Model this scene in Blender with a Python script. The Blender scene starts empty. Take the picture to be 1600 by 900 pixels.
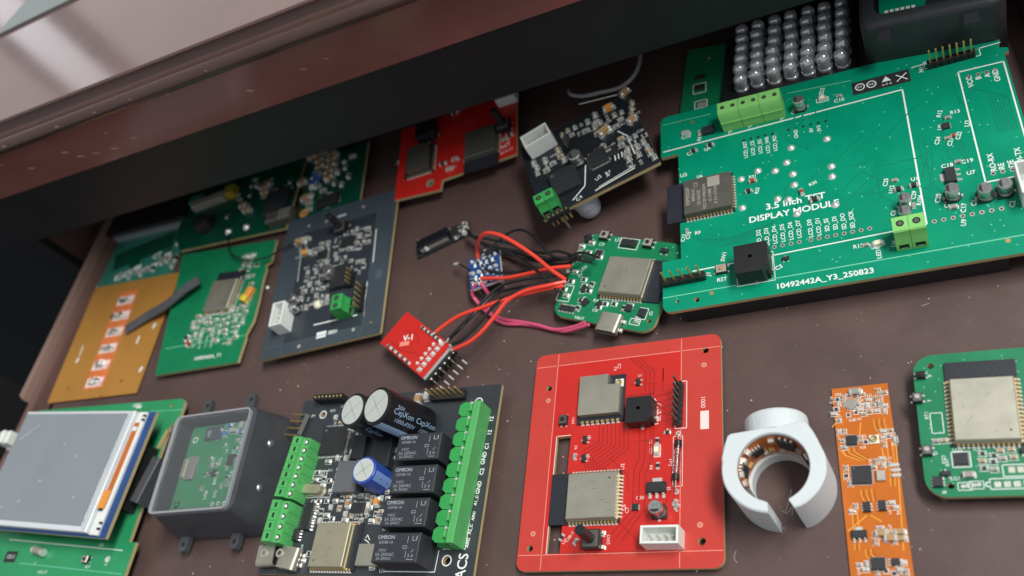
import bpy, math, random
from mathutils import Matrix, Vector, geometry

# ---------------------------------------------------------------- camera, light, exposure
SC = bpy.context.scene
COL = SC.collection
cam_d = bpy.data.cameras.new('camera')
cam_d.sensor_width = 36.0
cam_d.lens = 31.9500
cam_d.clip_start = 0.01
cam_d.clip_end = 50.0
cam_d.dof.use_dof = True
cam_d.dof.focus_distance = 0.315
cam_d.dof.aperture_fstop = 9.5
cam = bpy.data.objects.new('camera', cam_d)
COL.objects.link(cam)
cam.matrix_world = Matrix([[0.899195, 0.194077, 0.392151, 0.139435], [0.055602, 0.838297, -0.542371, -0.086904], [-0.434001, 0.509501, 0.743002, 0.279263], [0, 0, 0, 1]])
SC.camera = cam

world = bpy.data.worlds.new('World')
SC.world = world
world.use_nodes = True
bg = world.node_tree.nodes['Background']
bg.inputs['Color'].default_value = (0.92, 0.96, 1.0, 1)
bg.inputs['Strength'].default_value = 0.38


def area_light(name, loc, target, sx, sy, power, color):
    d = bpy.data.lights.new(name, 'AREA')
    d.shape = 'RECTANGLE'
    d.size, d.size_y = sx, sy
    d.energy = power
    d.color = color
    o = bpy.data.objects.new(name, d)
    COL.objects.link(o)
    o.location = loc
    o.rotation_euler = (Vector(target) - Vector(loc)).to_track_quat('-Z', 'Y').to_euler()
    return o


# ceiling lamp to the right of the desk, and the window light behind the desk (two panes with a post between)
area_light('ceiling_lamp', (1.25, 0.22, 2.10), (-0.05, 0.08, 0.0), 1.50, 0.45, 66.0, (1.0, 0.985, 0.95))
def window_pane(s, width, power, color):
    """one pane of the window wall 2.5 m behind the desk, s metres along that wall"""
    n, t = Vector((-0.7071, 0.7071, 0)), Vector((0.7071, 0.7071, 0))
    p = n * 2.5 + t * s + Vector((0, 0, 1.05))
    area_light('window_light', p, p - n, width, 1.5, power, color)


window_pane(-0.46, 0.60, 1.35, (1.0, 0.93, 0.90))
window_pane(-0.068, 0.095, 0.72, (0.95, 0.95, 1.0))
window_pane(0.50, 0.90, 2.7, (1.0, 0.96, 0.93))

SC.view_settings.view_transform = 'Standard'
SC.view_settings.look = 'None'
SC.view_settings.exposure = 0.0
SC.view_settings.gamma = 1.0
SC.render.engine = 'CYCLES'
SC.cycles.max_bounces = 10
SC.cycles.transparent_max_bounces = 12
SC.cycles.use_denoising = True

# ---------------------------------------------------------------- materials
MATS = {}


def lin(c):
    return tuple((v / 255 / 12.92 if v <= 10 else ((v / 255 + 0.055) / 1.055) ** 2.4) for v in c)


def mat(name, rgb, rough=0.5, metal=0.0, var=0.0, scale=400.0, bump=0.0, bscale=800.0, coat=0.0, spec=0.5,
        trans=0.0, ior=1.5, rvar=0.0, speck=None, stretch=None):
    m = bpy.data.materials.new(name)
    m.use_nodes = True
    nt = m.node_tree
    b = nt.nodes['Principled BSDF']
    c = lin(rgb)
    b.inputs['Base Color'].default_value = (*c, 1)
    b.inputs['Roughness'].default_value = rough
    b.inputs['Metallic'].default_value = metal
    b.inputs['Coat Weight'].default_value = coat
    b.inputs['Coat Roughness'].default_value = 0.12
    b.inputs['Specular IOR Level'].default_value = spec
    b.inputs['Transmission Weight'].default_value = trans
    b.inputs['IOR'].default_value = ior
    tc = nt.nodes.new('ShaderNodeTexCoord')
    src = tc.outputs['Object']
    if stretch:
        mp = nt.nodes.new('ShaderNodeMapping')
        mp.inputs['Scale'].default_value = stretch
        nt.links.new(src, mp.inputs['Vector'])
        src = mp.outputs['Vector']
    if var or rvar:
        n = nt.nodes.new('ShaderNodeTexNoise')
        n.inputs['Scale'].default_value = scale
        n.inputs['Detail'].default_value = 6
        n.inputs['Roughness'].default_value = 0.62
        nt.links.new(src, n.inputs['Vector'])
        if var:
            r = nt.nodes.new('ShaderNodeValToRGB')
            r.color_ramp.elements[0].position = 0.3
            r.color_ramp.elements[1].position = 0.7
            r.color_ramp.elements[0].color = (*[v * (1 - var) for v in c], 1)
            r.color_ramp.elements[1].color = (*[min(1, v * (1 + var)) for v in c], 1)
            nt.links.new(n.outputs['Fac'], r.inputs['Fac'])
            col = r.outputs['Color']
            if speck:
                n3 = nt.nodes.new('ShaderNodeTexNoise')
                n3.inputs['Scale'].default_value = speck[0]
                n3.inputs['Detail'].default_value = 3
                nt.links.new(tc.outputs['Object'], n3.inputs['Vector'])
                r3 = nt.nodes.new('ShaderNodeValToRGB')
                r3.color_ramp.elements[0].position = speck[1]
                r3.color_ramp.elements[1].position = speck[1] + 0.06
                nt.links.new(n3.outputs['Fac'], r3.inputs['Fac'])
                mx = nt.nodes.new('ShaderNodeMixRGB')
                mx.inputs['Color2'].default_value = (*lin(speck[2]), 1)
                nt.links.new(r3.outputs['Color'], mx.inputs['Fac'])
                nt.links.new(col, mx.inputs['Color1'])
                col = mx.outputs['Color']
            nt.links.new(col, b.inputs['Base Color'])
        if rvar:
            mr = nt.nodes.new('ShaderNodeMapRange')
            mr.inputs['To Min'].default_value = max(0.02, rough - rvar)
            mr.inputs['To Max'].default_value = min(1, rough + rvar)
            nt.links.new(n.outputs['Fac'], mr.inputs['Value'])
            nt.links.new(mr.outputs['Result'], b.inputs['Roughness'])
    if bump:
        n2 = nt.nodes.new('ShaderNodeTexNoise')
        n2.inputs['Scale'].default_value = bscale
        n2.inputs['Detail'].default_value = 4
        nt.links.new(src, n2.inputs['Vector'])
        bp = nt.nodes.new('ShaderNodeBump')
        bp.inputs['Strength'].default_value = bump
        bp.inputs['Distance'].default_value = 0.0004
        nt.links.new(n2.outputs['Fac'], bp.inputs['Height'])
        nt.links.new(bp.outputs['Normal'], b.inputs['Normal'])
    MATS[name] = m
    return m


mat('wood_floor', (88, 70, 67), 0.38, var=0.12, scale=38, rvar=0.12, bump=0.06, bscale=700, speck=(1500, 0.76, (140, 122, 114)))
mat('varnish', (136, 86, 82), 0.17, var=0.34, scale=20, rvar=0.10, bump=0.10, bscale=160, coat=0.3, stretch=(0.22, 1, 1))
mat('moulding', (74, 54, 50), 0.14, var=0.25, scale=30, rvar=0.06, bump=0.06, bscale=200, coat=0.2, stretch=(0.35, 1, 1))
mat('card', (116, 126, 126), 0.35)
mat('desk_top', (106, 80, 76), 0.10, var=0.14, scale=14, rvar=0.05, bump=0.03, bscale=60, coat=0.4)
mat('apron_black', (34, 36, 39), 0.5, var=0.25, scale=18, bump=0.05)
mat('room_dark', (16, 15, 17), 0.9, var=0.2, scale=10)
mat('wood_side', (112, 86, 80), 0.45, var=0.2, scale=30, bump=0.1, stretch=(1, 0.2, 1))
mat('wood_edge', (140, 116, 106), 0.5, var=0.15, scale=60, bump=0.1, stretch=(1, 0.2, 1))
mat('chip_wood', (196, 156, 136), 0.7)
mat('dust', (190, 184, 180), 0.9)

mat('mask_green', (0, 142, 108), 0.34, spec=0.3, var=0.10, scale=70, rvar=0.08, bump=0.03, bscale=1200)
mat('mask_green_pale', (44, 150, 96), 0.34, var=0.10, scale=70, rvar=0.08, bump=0.03)  # paler green mask for the display board and the boxed board
mat('mask_green_dull', (18, 124, 82), 0.38, var=0.13, scale=70, rvar=0.08, bump=0.03)
mat('mask_green_dark', (8, 74, 54), 0.36, var=0.2, scale=60, rvar=0.08)  # darkened for the desk's shade where boards lie beneath it
mat('cap_top', (206, 212, 206), 0.35, metal=0.25, var=0.05, scale=300)
mat('mask_teal', (52, 128, 112), 0.3, var=0.2, scale=40, rvar=0.08)
mat('copper_green', (0, 128, 98), 0.34, var=0.06, scale=90)
mat('mask_red', (194, 62, 52), 0.36, var=0.06, scale=60, rvar=0.06, bump=0.03, bscale=1200)
mat('pour_red', (198, 40, 33), 0.33, var=0.07, scale=60, rvar=0.06, bump=0.03)
mat('trace_red', (160, 32, 27), 0.33)
mat('mask_black', (52, 57, 62), 0.34, var=0.15, scale=60, rvar=0.08, bump=0.03)
mat('mask_slate_glare', (66, 76, 84), 0.32, var=0.12, scale=40, rvar=0.08)  # black mask with window glare put into this slate tone
mat('trace_slate', (80, 92, 100), 0.32)
mat('pour_slate', (50, 57, 64), 0.32, var=0.12, scale=60, rvar=0.06)
mat('trace_black', (58, 64, 70), 0.3)
mat('mask_jet', (32, 37, 42), 0.34, var=0.15, scale=60, rvar=0.08, bump=0.03)
mat('mask_blue', (34, 72, 128), 0.32, var=0.1, scale=90)
mat('flex_orange', (194, 104, 28), 0.30, var=0.09, scale=80, rvar=0.08)
mat('flex_trace', (236, 168, 62), 0.32)
mat('flex_dark', (150, 84, 24), 0.35)
mat('flex_gold', (178, 128, 62), 0.34, var=0.10, scale=30, rvar=0.1)
mat('flex_strip', (220, 122, 70), 0.4, var=0.15, scale=160)
mat('fr4', (186, 168, 122), 0.6, var=0.1, scale=300)
mat('silk', (232, 238, 234), 0.6)
mat('silk_red', (244, 218, 212), 0.6)
mat('score_red', (236, 140, 128), 0.5)
mat('score_green', (120, 206, 172), 0.5)
mat('gold_pad', (214, 186, 120), 0.35, metal=0.75)
mat('solder', (236, 236, 230), 0.26, metal=0.6, rvar=0.08, var=0.06, scale=900)
mat('tin', (206, 202, 190), 0.36, metal=0.6, rvar=0.06, var=0.06, scale=300)
mat('can', (182, 180, 164), 0.42, metal=0.72, var=0.07, scale=130, rvar=0.1, bump=0.03, bscale=500, speck=(900, 0.72, (120, 116, 104)))
mat('can_dark', (112, 110, 104), 0.45, metal=0.6, var=0.1, scale=200, rvar=0.08)
mat('can_print', (176, 174, 164), 0.5, metal=0.4)
mat('can_gold', (190, 183, 156), 0.42, metal=0.7, var=0.06, scale=160, rvar=0.08)
mat('alu', (206, 208, 206), 0.28, metal=0.9, rvar=0.05, var=0.05, scale=300)
mat('chip_black', (40, 42, 45), 0.5, var=0.14, scale=600, bump=0.05, bscale=2500)
mat('chip_grey', (96, 98, 102), 0.55, var=0.1, scale=400)
mat('plastic_black', (32, 33, 35), 0.42, var=0.15, scale=300, bump=0.06, bscale=1800)
mat('plastic_grey', (70, 73, 78), 0.46, var=0.14, scale=120, bump=0.12, bscale=1500, rvar=0.08)
mat('plastic_dark', (48, 50, 54), 0.45, var=0.15, scale=120, bump=0.12, bscale=1500, rvar=0.08)
mat('olive', (158, 140, 46), 0.45)
mat('substrate', (36, 40, 48), 0.45, var=0.12, scale=200)
mat('green_plastic', (82, 172, 96), 0.42, var=0.08, scale=150, bump=0.05, bscale=1200)
mat('green_plastic_pale', (132, 204, 112), 0.42, var=0.06, scale=150)
mat('green_plastic_deep', (52, 156, 78), 0.42, var=0.08, scale=150)
mat('hole_dark', (14, 15, 15), 0.8)
mat('white_plastic', (228, 232, 228), 0.42, var=0.03, scale=200)
mat('print_white', (208, 216, 218), 0.62, var=0.05, scale=90, bump=0.8, bscale=650, stretch=(0.12, 0.12, 3.0))
mat('lilac_white', (196, 200, 214), 0.4)
mat('relay_black', (50, 53, 58), 0.46, var=0.12, scale=250, bump=0.08, bscale=2000)
mat('relay_print', (150, 158, 168), 0.6)
mat('sleeve_black', (24, 26, 30), 0.3)
mat('sleeve_blue', (50, 82, 170), 0.28, var=0.05, scale=300)
mat('sleeve_stripe', (150, 178, 208), 0.32)
mat('sleeve_stripe_blue', (130, 164, 222), 0.32)
mat('ceramic_tan', (176, 140, 96), 0.5, var=0.12, scale=500)
mat('ceramic_grey', (150, 146, 138), 0.45)
mat('resistor_red', (160, 66, 46), 0.45)
mat('led_pale', (236, 232, 200), 0.3)
mat('yellow', (232, 200, 40), 0.4)
mat('blue_part', (70, 120, 210), 0.4)
mat('orange_part', (226, 150, 60), 0.45)
mat('screen_grey', (138, 146, 152), 0.17, var=0.06, scale=26, rvar=0.12, coat=0.2, bump=0.04, bscale=40)
mat('screen_rim', (214, 218, 222), 0.3)
mat('glass_panel', (196, 206, 212), 0.1)
mat('wire_red', (232, 70, 52), 0.36, var=0.05, scale=200)
mat('wire_pink', (214, 86, 124), 0.38)
mat('wire_black', (30, 30, 33), 0.4)
mat('wire_grey', (150, 150, 154), 0.4)
mat('ribbon_grey', (92, 94, 98), 0.42, var=0.12, scale=300)
mat('glass', (246, 248, 250), 0.03, trans=1.0, ior=1.46)
mat('clear_lid', (244, 247, 249), 0.04, trans=0.962, ior=1.38)  # slight white diffuse share paints haze for glare on the lid
mat('clear_rim', (190, 194, 198), 0.2, trans=0.45, ior=1.45)
mat('antenna_ink', (42, 46, 54), 0.45)
mat('led_glint', (226, 229, 233), 0.10, metal=0.45, coat=0.8, trans=0.25, ior=1.45)  # silvery metal share stands in for lamp highlights on the clear LEDs


# ---------------------------------------------------------------- mesh builder (millimetres in, metres out)
class MB:
    def __init__(s):
        s.v, s.f, s.m, s.mats = [], [], [], []
        s.M = None

    def at(s, x=0, y=0, rot=0, z=0):
        s.M = Matrix.Translation((x, y, z)) @ Matrix.Rotation(math.radians(rot), 4, 'Z')
        return s

    def mi(s, m):
        if m not in s.mats:
            s.mats.append(m)
        return s.mats.index(m)

    def add(s, vs, fs, m):
        o = len(s.v)
        if s.M is not None:
            vs = [tuple(s.M @ Vector(p)) for p in vs]
        s.v.extend(vs)
        i = s.mi(m)
        for f in fs:
            s.f.append([o + k for k in f])
            s.m.append(i)

    def box(s, x0, x1, y0, y1, z0, z1, m, ch=0.0, top=None):
        def ring(a, z):
            return [(x0 + a, y0 + a, z), (x1 - a, y0 + a, z), (x1 - a, y1 - a, z), (x0 + a, y1 - a, z)]
        if ch:
            vs = ring(0, z0) + ring(0, z1 - ch) + ring(ch, z1)
            n = 3
        else:
            vs = ring(0, z0) + ring(0, z1)
            n = 2
        fs = [[3, 2, 1, 0]]
        for k in range(n - 1):
            for i in range(4):
                j = (i + 1) % 4
                fs.append([4 * k + i, 4 * k + j, 4 * k + 4 + j, 4 * k + 4 + i])
        t = [[4 * n - 4, 4 * n - 3, 4 * n - 2, 4 * n - 1]]
        s.add(vs, fs + ([] if top else t), m)
        if top:
            s.add(ring(ch, z1), [[0, 1, 2, 3]], top)

    def cbox(s, cx, cy, z0, w, h, t, m, ch=0.0, top=None):
        s.box(cx - w / 2, cx + w / 2, cy - h / 2, cy + h / 2, z0, z0 + t, m, ch, top)

    def sheet(s, pts, z, m):
        s.add([(p[0], p[1], z) for p in pts], [list(range(len(pts)))], m)

    def line(s, p, q, wd, z, m):
        dx, dy = q[0] - p[0], q[1] - p[1]
        L = math.hypot(dx, dy) or 1
        nx, ny = -dy / L * wd / 2, dx / L * wd / 2
        s.sheet([(p[0] - nx, p[1] - ny), (q[0] - nx, q[1] - ny), (q[0] + nx, q[1] + ny), (p[0] + nx, p[1] + ny)], z, m)

    def poly(s, pts, wd, z, m):
        for a, b in zip(pts, pts[1:]):
            s.line(a, b, wd, z, m)

    def cyl(s, cx, cy, z0, z1, r, m, n=20, r1=None, ch=0.0, top=None):
        r1 = r if r1 is None else r1
        prof = [(r, z0), (r1, z1 - ch)] + ([(r1 - ch, z1)] if ch else [])
        s.lathe(prof, cx, cy, m, n, cap=True, top=top)

    def lathe(s, prof, cx, cy, m, n=20, cap=True, top=None):
        vs, fs = [], []
        for r, z in prof:
            for i in range(n):
                a = 2 * math.pi * i / n
                vs.append((cx + r * math.cos(a), cy + r * math.sin(a), z))
        for k in range(len(prof) - 1):
            for i in range(n):
                j = (i + 1) % n
                fs.append([k * n + i, k * n + j, k * n + n + j, k * n + n + i])
        if cap:
            fs.append(list(range(n))[::-1])
            o = (len(prof) - 1) * n
            if top:
                s.add([vs[o + i] for i in range(n)], [list(range(n))], top)
            else:
                fs.append([o + i for i in range(n)])
        s.add(vs, fs, m)

    def dome(s, cx, cy, z, r, h, m, n=12, k=4):
        prof = [(r * math.cos(a), z + h * math.sin(a)) for a in [i * math.pi / 2 / k for i in range(k)]] + [(r * 0.08, z + h)]
        s.lathe(prof, cx, cy, m, n)

    def ring(s, cx, cy, z, r0, r1, m, n=16):
        vs = []
        for r in (r0, r1):
            for i in range(n):
                a = 2 * math.pi * i / n
                vs.append((cx + r * math.cos(a), cy + r * math.sin(a), z))
        s.add(vs, [[i, n + i, n + (i + 1) % n, (i + 1) % n] for i in range(n)], m)

    def disc(s, cx, cy, z, r, m, n=12):
        s.sheet([(cx + r * math.cos(2 * math.pi * i / n), cy + r * math.sin(2 * math.pi * i / n)) for i in range(n)], z, m)

    def prism(s, outer, z0, z1, m, side=None, holes=()):
        loops = [list(outer)] + [list(h) for h in holes]
        flat = [p for l in loops for p in l]
        tris = geometry.tessellate_polygon([[Vector((p[0], p[1], 0)) for p in l] for l in loops])
        up = []
        for t in tris:
            a, b, c = [flat[i] for i in t]
            cr = (b[0] - a[0]) * (c[1] - a[1]) - (b[1] - a[1]) * (c[0] - a[0])
            if abs(cr) < 1e-9:
                continue
            up.append(list(t) if cr > 0 else list(t)[::-1])
        s.add([(p[0], p[1], z1) for p in flat], up, m)
        s.add([(p[0], p[1], z0) for p in flat], [u[::-1] for u in up], m)
        for k, l in enumerate(loops):
            ar = sum(l[i][0] * l[(i + 1) % len(l)][1] - l[(i + 1) % len(l)][0] * l[i][1] for i in range(len(l)))
            if (ar < 0) != (k > 0):
                l = l[::-1]
            n = len(l)
            vs = [(p[0], p[1], z0) for p in l] + [(p[0], p[1], z1) for p in l]
            s.add(vs, [[i, (i + 1) % n, n + (i + 1) % n, n + i] for i in range(n)], side or m)

    def tube(s, pts, r, m, n=8, closed_ends=True):
        P = [Vector(p) for p in pts]
        vs, fs = [], []
        up = Vector((0, 0, 1))
        prev = None
        for i, p in enumerate(P):
            t = (P[min(i + 1, len(P) - 1)] - P[max(i - 1, 0)]).normalized()
            if prev is None:
                a = t.cross(up)
                if a.length < 1e-3:
                    a = t.cross(Vector((1, 0, 0)))
            else:
                a = prev - t * prev.dot(t)
            a.normalize()
            prev = a
            b = t.cross(a)
            rr = r[i] if isinstance(r, (list, tuple)) else r
            for k in range(n):
                an = 2 * math.pi * k / n
                vs.append(tuple(p + a * rr * math.cos(an) + b * rr * math.sin(an)))
        for i in range(len(P) - 1):
            for k in range(n):
                j = (k + 1) % n
                fs.append([i * n + k, i * n + j, i * n + n + j, i * n + n + k])
        fs.append(list(range(n)))
        fs.append([(len(P) - 1) * n + k for k in range(n)][::-1])
        s.add(vs, fs, m)

    def build(s, name, parent=None, ang=38, stuff=False, mesh_only=False):
        me = bpy.data.meshes.new(name)
        me.from_pydata([(a * 0.001, b * 0.001, c * 0.001) for a, b, c in s.v], [], s.f)
        for m in s.mats:
            me.materials.append(MATS[m])
        me.polygons.foreach_set('material_index', s.m)
        me.polygons.foreach_set('use_smooth', [True] * len(s.f))
        me.set_sharp_from_angle(angle=math.radians(ang))
        me.update()
        if mesh_only:
            return me
        return link(name, me, parent, stuff)


def link(name, me, parent=None, stuff=False, loc=None, rot=None):
    o = bpy.data.objects.new(name, me)
    COL.objects.link(o)
    if parent is not None:
        o.parent = parent
    if stuff:
        o['kind'] = 'stuff'
    if loc:
        o.location = [c * 0.001 for c in loc]
    if rot:
        o.rotation_euler = (0, 0, math.radians(rot))
    return o


def tag(o, label, cat, group=None):
    o['label'] = label
    o['category'] = cat
    if group:
        o['group'] = group
    return o


def thing(name, label, cat, frame, th=0.0, group=None):
    (x, y, z), deg = frame
    o = bpy.data.objects.new(name, None)
    o.empty_display_size = 0.01
    COL.objects.link(o)
    o.location = (x * 0.001, y * 0.001, (z - th) * 0.001)
    o.rotation_euler = (0, 0, math.radians(deg))
    return tag(o, label, cat, group)


def rrect(x0, y0, x1, y1, r, n=5):
    out = []
    for cx, cy, a0 in ((x1 - r, y0 + r, -90), (x1 - r, y1 - r, 0), (x0 + r, y1 - r, 90), (x0 + r, y0 + r, 180)):
        for i in range(n + 1):
            a = math.radians(a0 + 90 * i / n)
            out.append((cx + r * math.cos(a), cy + r * math.sin(a)))
    return out


def circ(c, r, n=12):
    return [(c[0] + r * math.cos(2 * math.pi * i / n), c[1] + r * math.sin(2 * math.pi * i / n)) for i in range(n)]


def spline(pts, k=8):
    P = [Vector(p) for p in pts]
    P = [P[0] * 2 - P[1]] + P + [P[-1] * 2 - P[-2]]
    out = []
    for i in range(1, len(P) - 2):
        a, b, c, d = P[i - 1:i + 3]
        for t in [j / k for j in range(k)]:
            out.append(0.5 * ((2 * b) + (c - a) * t + (2 * a - 5 * b + 4 * c - d) * t * t + (3 * b - a - 3 * c + d) * t ** 3))
    out.append(P[-2])
    return [tuple(p) for p in out]


# ---------------------------------------------------------------- printed text (flat print, glyph outlines)
GLY = {}


def glyphs(body):
    if body not in GLY:
        cu = bpy.data.curves.new('text', 'FONT')
        cu.body = body
        cu.size = 1.0
        cu.resolution_u = 3
        cu.align_x = 'CENTER'
        cu.align_y = 'CENTER'
        ob = bpy.data.objects.new('text', cu)
        me = bpy.data.meshes.new_from_object(ob)
        GLY[body] = ([tuple(v.co) for v in me.vertices], [list(p.vertices) for p in me.polygons])
        bpy.data.meshes.remove(me)
        bpy.data.objects.remove(ob)
        bpy.data.curves.remove(cu)
    return GLY[body]


class Silk(MB):
    def __init__(s, z, m='silk'):
        super().__init__()
        s.z, s.mt = z + 0.03, m

    def ln(s, *pts, w=0.25, m=None):
        s.poly(pts, w, s.z, m or s.mt)

    def rect(s, c, w, h, rot=0, lw=0.2, m=None):
        ca, sa = math.cos(math.radians(rot)), math.sin(math.radians(rot))
        p = [(c[0] + a * w / 2 * ca - b * h / 2 * sa, c[1] + a * w / 2 * sa + b * h / 2 * ca) for a, b in ((-1, -1), (1, -1), (1, 1), (-1, 1))]
        s.ln(*p, p[0], w=lw, m=m)

    def fill(s, c, w, h, rot=0, m=None, dz=0.0):
        ca, sa = math.cos(math.radians(rot)), math.sin(math.radians(rot))
        s.sheet([(c[0] + a * w / 2 * ca - b * h / 2 * sa, c[1] + a * w / 2 * sa + b * h / 2 * ca) for a, b in ((-1, -1), (1, -1), (1, 1), (-1, 1))], s.z + dz, m or s.mt)

    def text(s, body, c, size, rot=0, m=None, bold=0.0, sx=1.0, dz=0.0):
        v, f = glyphs(body)
        ca, sa = math.cos(math.radians(rot)), math.sin(math.radians(rot))
        offs = [(0, 0)] if not bold else [(0, 0), (bold, 0), (0, bold)]
        for q, (ox, oy) in enumerate(offs):
            s.add([(c[0] + ox + (x * sx * ca - y * sa) * size, c[1] + oy + (x * sx * sa + y * ca) * size, s.z + dz + 0.004 * q) for x, y, _ in v], f, m or s.mt)

    def pads(s, c, w=0.9, h=0.5, gap=0.8, rot=0, m='solder'):
        ca, sa = math.cos(math.radians(rot)), math.sin(math.radians(rot))
        for k in (-1, 1):
            s.fill((c[0] + k * gap * ca, c[1] + k * gap * sa), w, h, rot, m)

    def scribble(s, c, w, h, rot=0, n=3, seed=0):
        """small designator print too fine to read"""
        rnd = random.Random(seed)
        ch = 'RCULDQ'
        s.text(rnd.choice(ch) + str(rnd.randint(1, 39)), c, h, rot)


# ---------------------------------------------------------------- component library; z = top of the circuit board
def pcb(T, outline, holes, m, th=1.6, side='fr4', name='circuit_board', z0=0.0):
    b = MB()
    b.prism(outline, z0, z0 + th, m, side, holes)
    return b.build(name, T)


def chip(T, c, w, h, t, z, rot=0, m='chip_black', legs=None, pitch=0.8, name='chip', ll=0.9, dot=True, mark=None):
    b = MB().at(c[0], c[1], rot)
    b.cbox(0, 0, z + 0.1, w, h, t, m, ch=min(0.18, t * 0.2))
    if dot and w > 2:
        b.disc(-w / 2 + w * 0.14, h / 2 - h * 0.14, z + t + 0.11, min(w, h) * 0.05, 'chip_grey')
    if mark:
        v, f = glyphs(mark)
        sz = h * 0.28
        b.add([(x * sz, y * sz, z + t + 0.115) for x, y, _ in v], f, 'chip_grey')
    o = b.build(name, T)
    if legs:
        g = MB().at(c[0], c[1], rot)
        sides = []
        if 'x' in legs:
            n = int((h - 0.4) / pitch) + 1
            sides += [(sx * (w / 2 + ll / 2), -(n - 1) * pitch / 2 + i * pitch, ll, pitch * 0.5) for sx in (-1, 1) for i in range(n)]
        if 'y' in legs:
            n = int((w - 0.4) / pitch) + 1
            sides += [(-(n - 1) * pitch / 2 + i * pitch, sy * (h / 2 + ll / 2), pitch * 0.5, ll) for sy in (-1, 1) for i in range(n)]
        for x, y, lw, lh in sides:
            g.cbox(x, y, z + 0.02, lw, lh, 0.2, 'solder')
            ix, iy = (x * 0.86, y) if lw > lh else (x, y * 0.86)
            if t > 0.9:
                g.cbox(ix, iy, z + 0.2, lw * 0.4 if lw > lh else lw, lh * 0.4 if lh > lw else lh, t * 0.35, 'solder')
        g.build('leg_rows', o, stuff=True)
    return o


def sot(T, c, z, rot=0, s=1.0, name='transistor'):
    b = MB().at(c[0], c[1], rot)
    b.cbox(0, 0, z + 0.1, 2.6 * s, 1.4 * s, 1.0 * s, 'chip_black', ch=0.15)
    for x in (-0.9 * s, 0.9 * s):
        b.cbox(x, -1.05 * s, z + 0.02, 0.5 * s, 0.8 * s, 0.22, 'solder')
    b.cbox(0, 1.05 * s, z + 0.02, 0.5 * s, 0.8 * s, 0.22, 'solder')
    return b.build(name, T)


def sot223(T, c, z, rot=0, s=1.0):
    b = MB().at(c[0], c[1], rot)
    b.cbox(0, 0, z + 0.15, 6.5 * s, 3.6 * s, 1.6 * s, 'chip_black', ch=0.25)
    o = b.build('voltage_regulator', T)
    g = MB().at(c[0], c[1], rot)
    g.cbox(0, 2.6 * s, z + 0.05, 3.2 * s, 1.7 * s, 0.3, 'solder')
    for x in (-2.3, 0, 2.3):
        g.cbox(x * s, -2.6 * s, z + 0.05, 0.9 * s, 1.8 * s, 0.3, 'solder')
        g.cbox(x * s, -1.95 * s, z + 0.3, 0.8 * s, 0.5 * s, 0.7, 'solder')
    g.build('legs', o)
    return o


def ecap(T, c, z, r=2.1, h=5.2, rot=0, name='capacitor'):
    b = MB().at(c[0], c[1], rot)
    b.prism([(-r, -r), (r * 0.55, -r), (r, -r * 0.55), (r, r * 0.55), (r * 0.55, r), (-r, r)], z + 0.05, z + 0.9, 'plastic_black')
    for k in (-1, 1):
        b.cbox(k * (r + 0.25), 0, z + 0.03, 0.9, 0.9, 0.25, 'solder')
    o = b.build(name, T)
    g = MB().at(c[0], c[1], rot)
    rr = r * 0.92
    g.lathe([(rr, z + 0.9), (rr, z + 1.3), (rr * 0.93, z + 1.5), (rr, z + 1.75), (rr, z + h - 0.35), (rr - 0.3, z + h)], 0, 0, 'alu', 22)
    a0 = math.radians(115)
    seg = [(rr * 0.8 * math.cos(a0 + math.radians(13 * i)), rr * 0.8 * math.sin(a0 + math.radians(13 * i))) for i in range(11)]
    g.sheet(seg, z + h + 0.02, 'chip_black')
    for i, tx in enumerate(('100', '16V')):
        v, f = glyphs(tx)
        g.add([(0.35 + x * rr * 0.5, 0.45 - i * rr * 0.5 + y * rr * 0.5, z + h + 0.02) for x, y, _ in v], f, 'chip_grey')
    g.build('metal_can', o)
    return o


def radial(T, c, z, r, h, sleeve='sleeve_black', stripe='sleeve_stripe', sang=-60, prints=(), pm='silk', lean=(0, 0)):
    def lean_mb(deg):
        k = MB()
        k.M = Matrix.Translation((c[0], c[1], z)) @ Matrix.Rotation(math.radians(lean[1]), 4, 'Z') @ Matrix.Rotation(math.radians(lean[0]), 4, 'Y') @ Matrix.Rotation(math.radians(-lean[1] + deg), 4, 'Z') @ Matrix.Translation((0, 0, -z))
        return k
    b = lean_mb(0)
    b.lathe([(r * 0.9, z + 0.2), (r, z + 0.7), (r, z + h - 0.9), (r * 0.985, z + h - 0.4), (r * 0.9, z + h)], 0, 0, sleeve, 40, cap=True)
    o = b.build('capacitor', T)
    t = lean_mb(0)
    t.disc(0, 0, z + h + 0.03, r * 0.84, 'cap_top', 32)
    t.build('vent_top', o)
    v = lean_mb(35)
    for k in (0, 90):
        a = math.radians(k)
        v.line((-r * 0.72 * math.cos(a), -r * 0.72 * math.sin(a)), (r * 0.72 * math.cos(a), r * 0.72 * math.sin(a)), 0.22, z + h + 0.05 + k * 0.0001, 'alu')
    v.build('score_mark', o)

    def wrap(verts, faces, m, g):
        g.add([((r + 0.03) * math.cos(a), (r + 0.03) * math.sin(a), zz) for a, zz in verts], faces, m)
    g = lean_mb(0)
    n = 8
    wd = 0.36
    vs = []
    for i in range(n + 1):
        a = math.radians(sang) - wd + 2 * wd * i / n
        vs += [(a, z + 0.8), (a, z + h - 1.0)]
    wrap(vs, [[2 * i, 2 * i + 2, 2 * i + 3, 2 * i + 1] for i in range(n)], stripe, g)
    g.build('stripe', o)
    if prints:
        p = lean_mb(0)
        for tx, ang, zc, sz in prints:
            v, f = glyphs(tx)
            # reads along the axis, upright seen from the side
            wrap([(math.radians(ang) + y * sz / r, z + zc - x * sz) for x, y, _ in v], f, pm, p)
        p.build('print', o)
    return o


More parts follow.
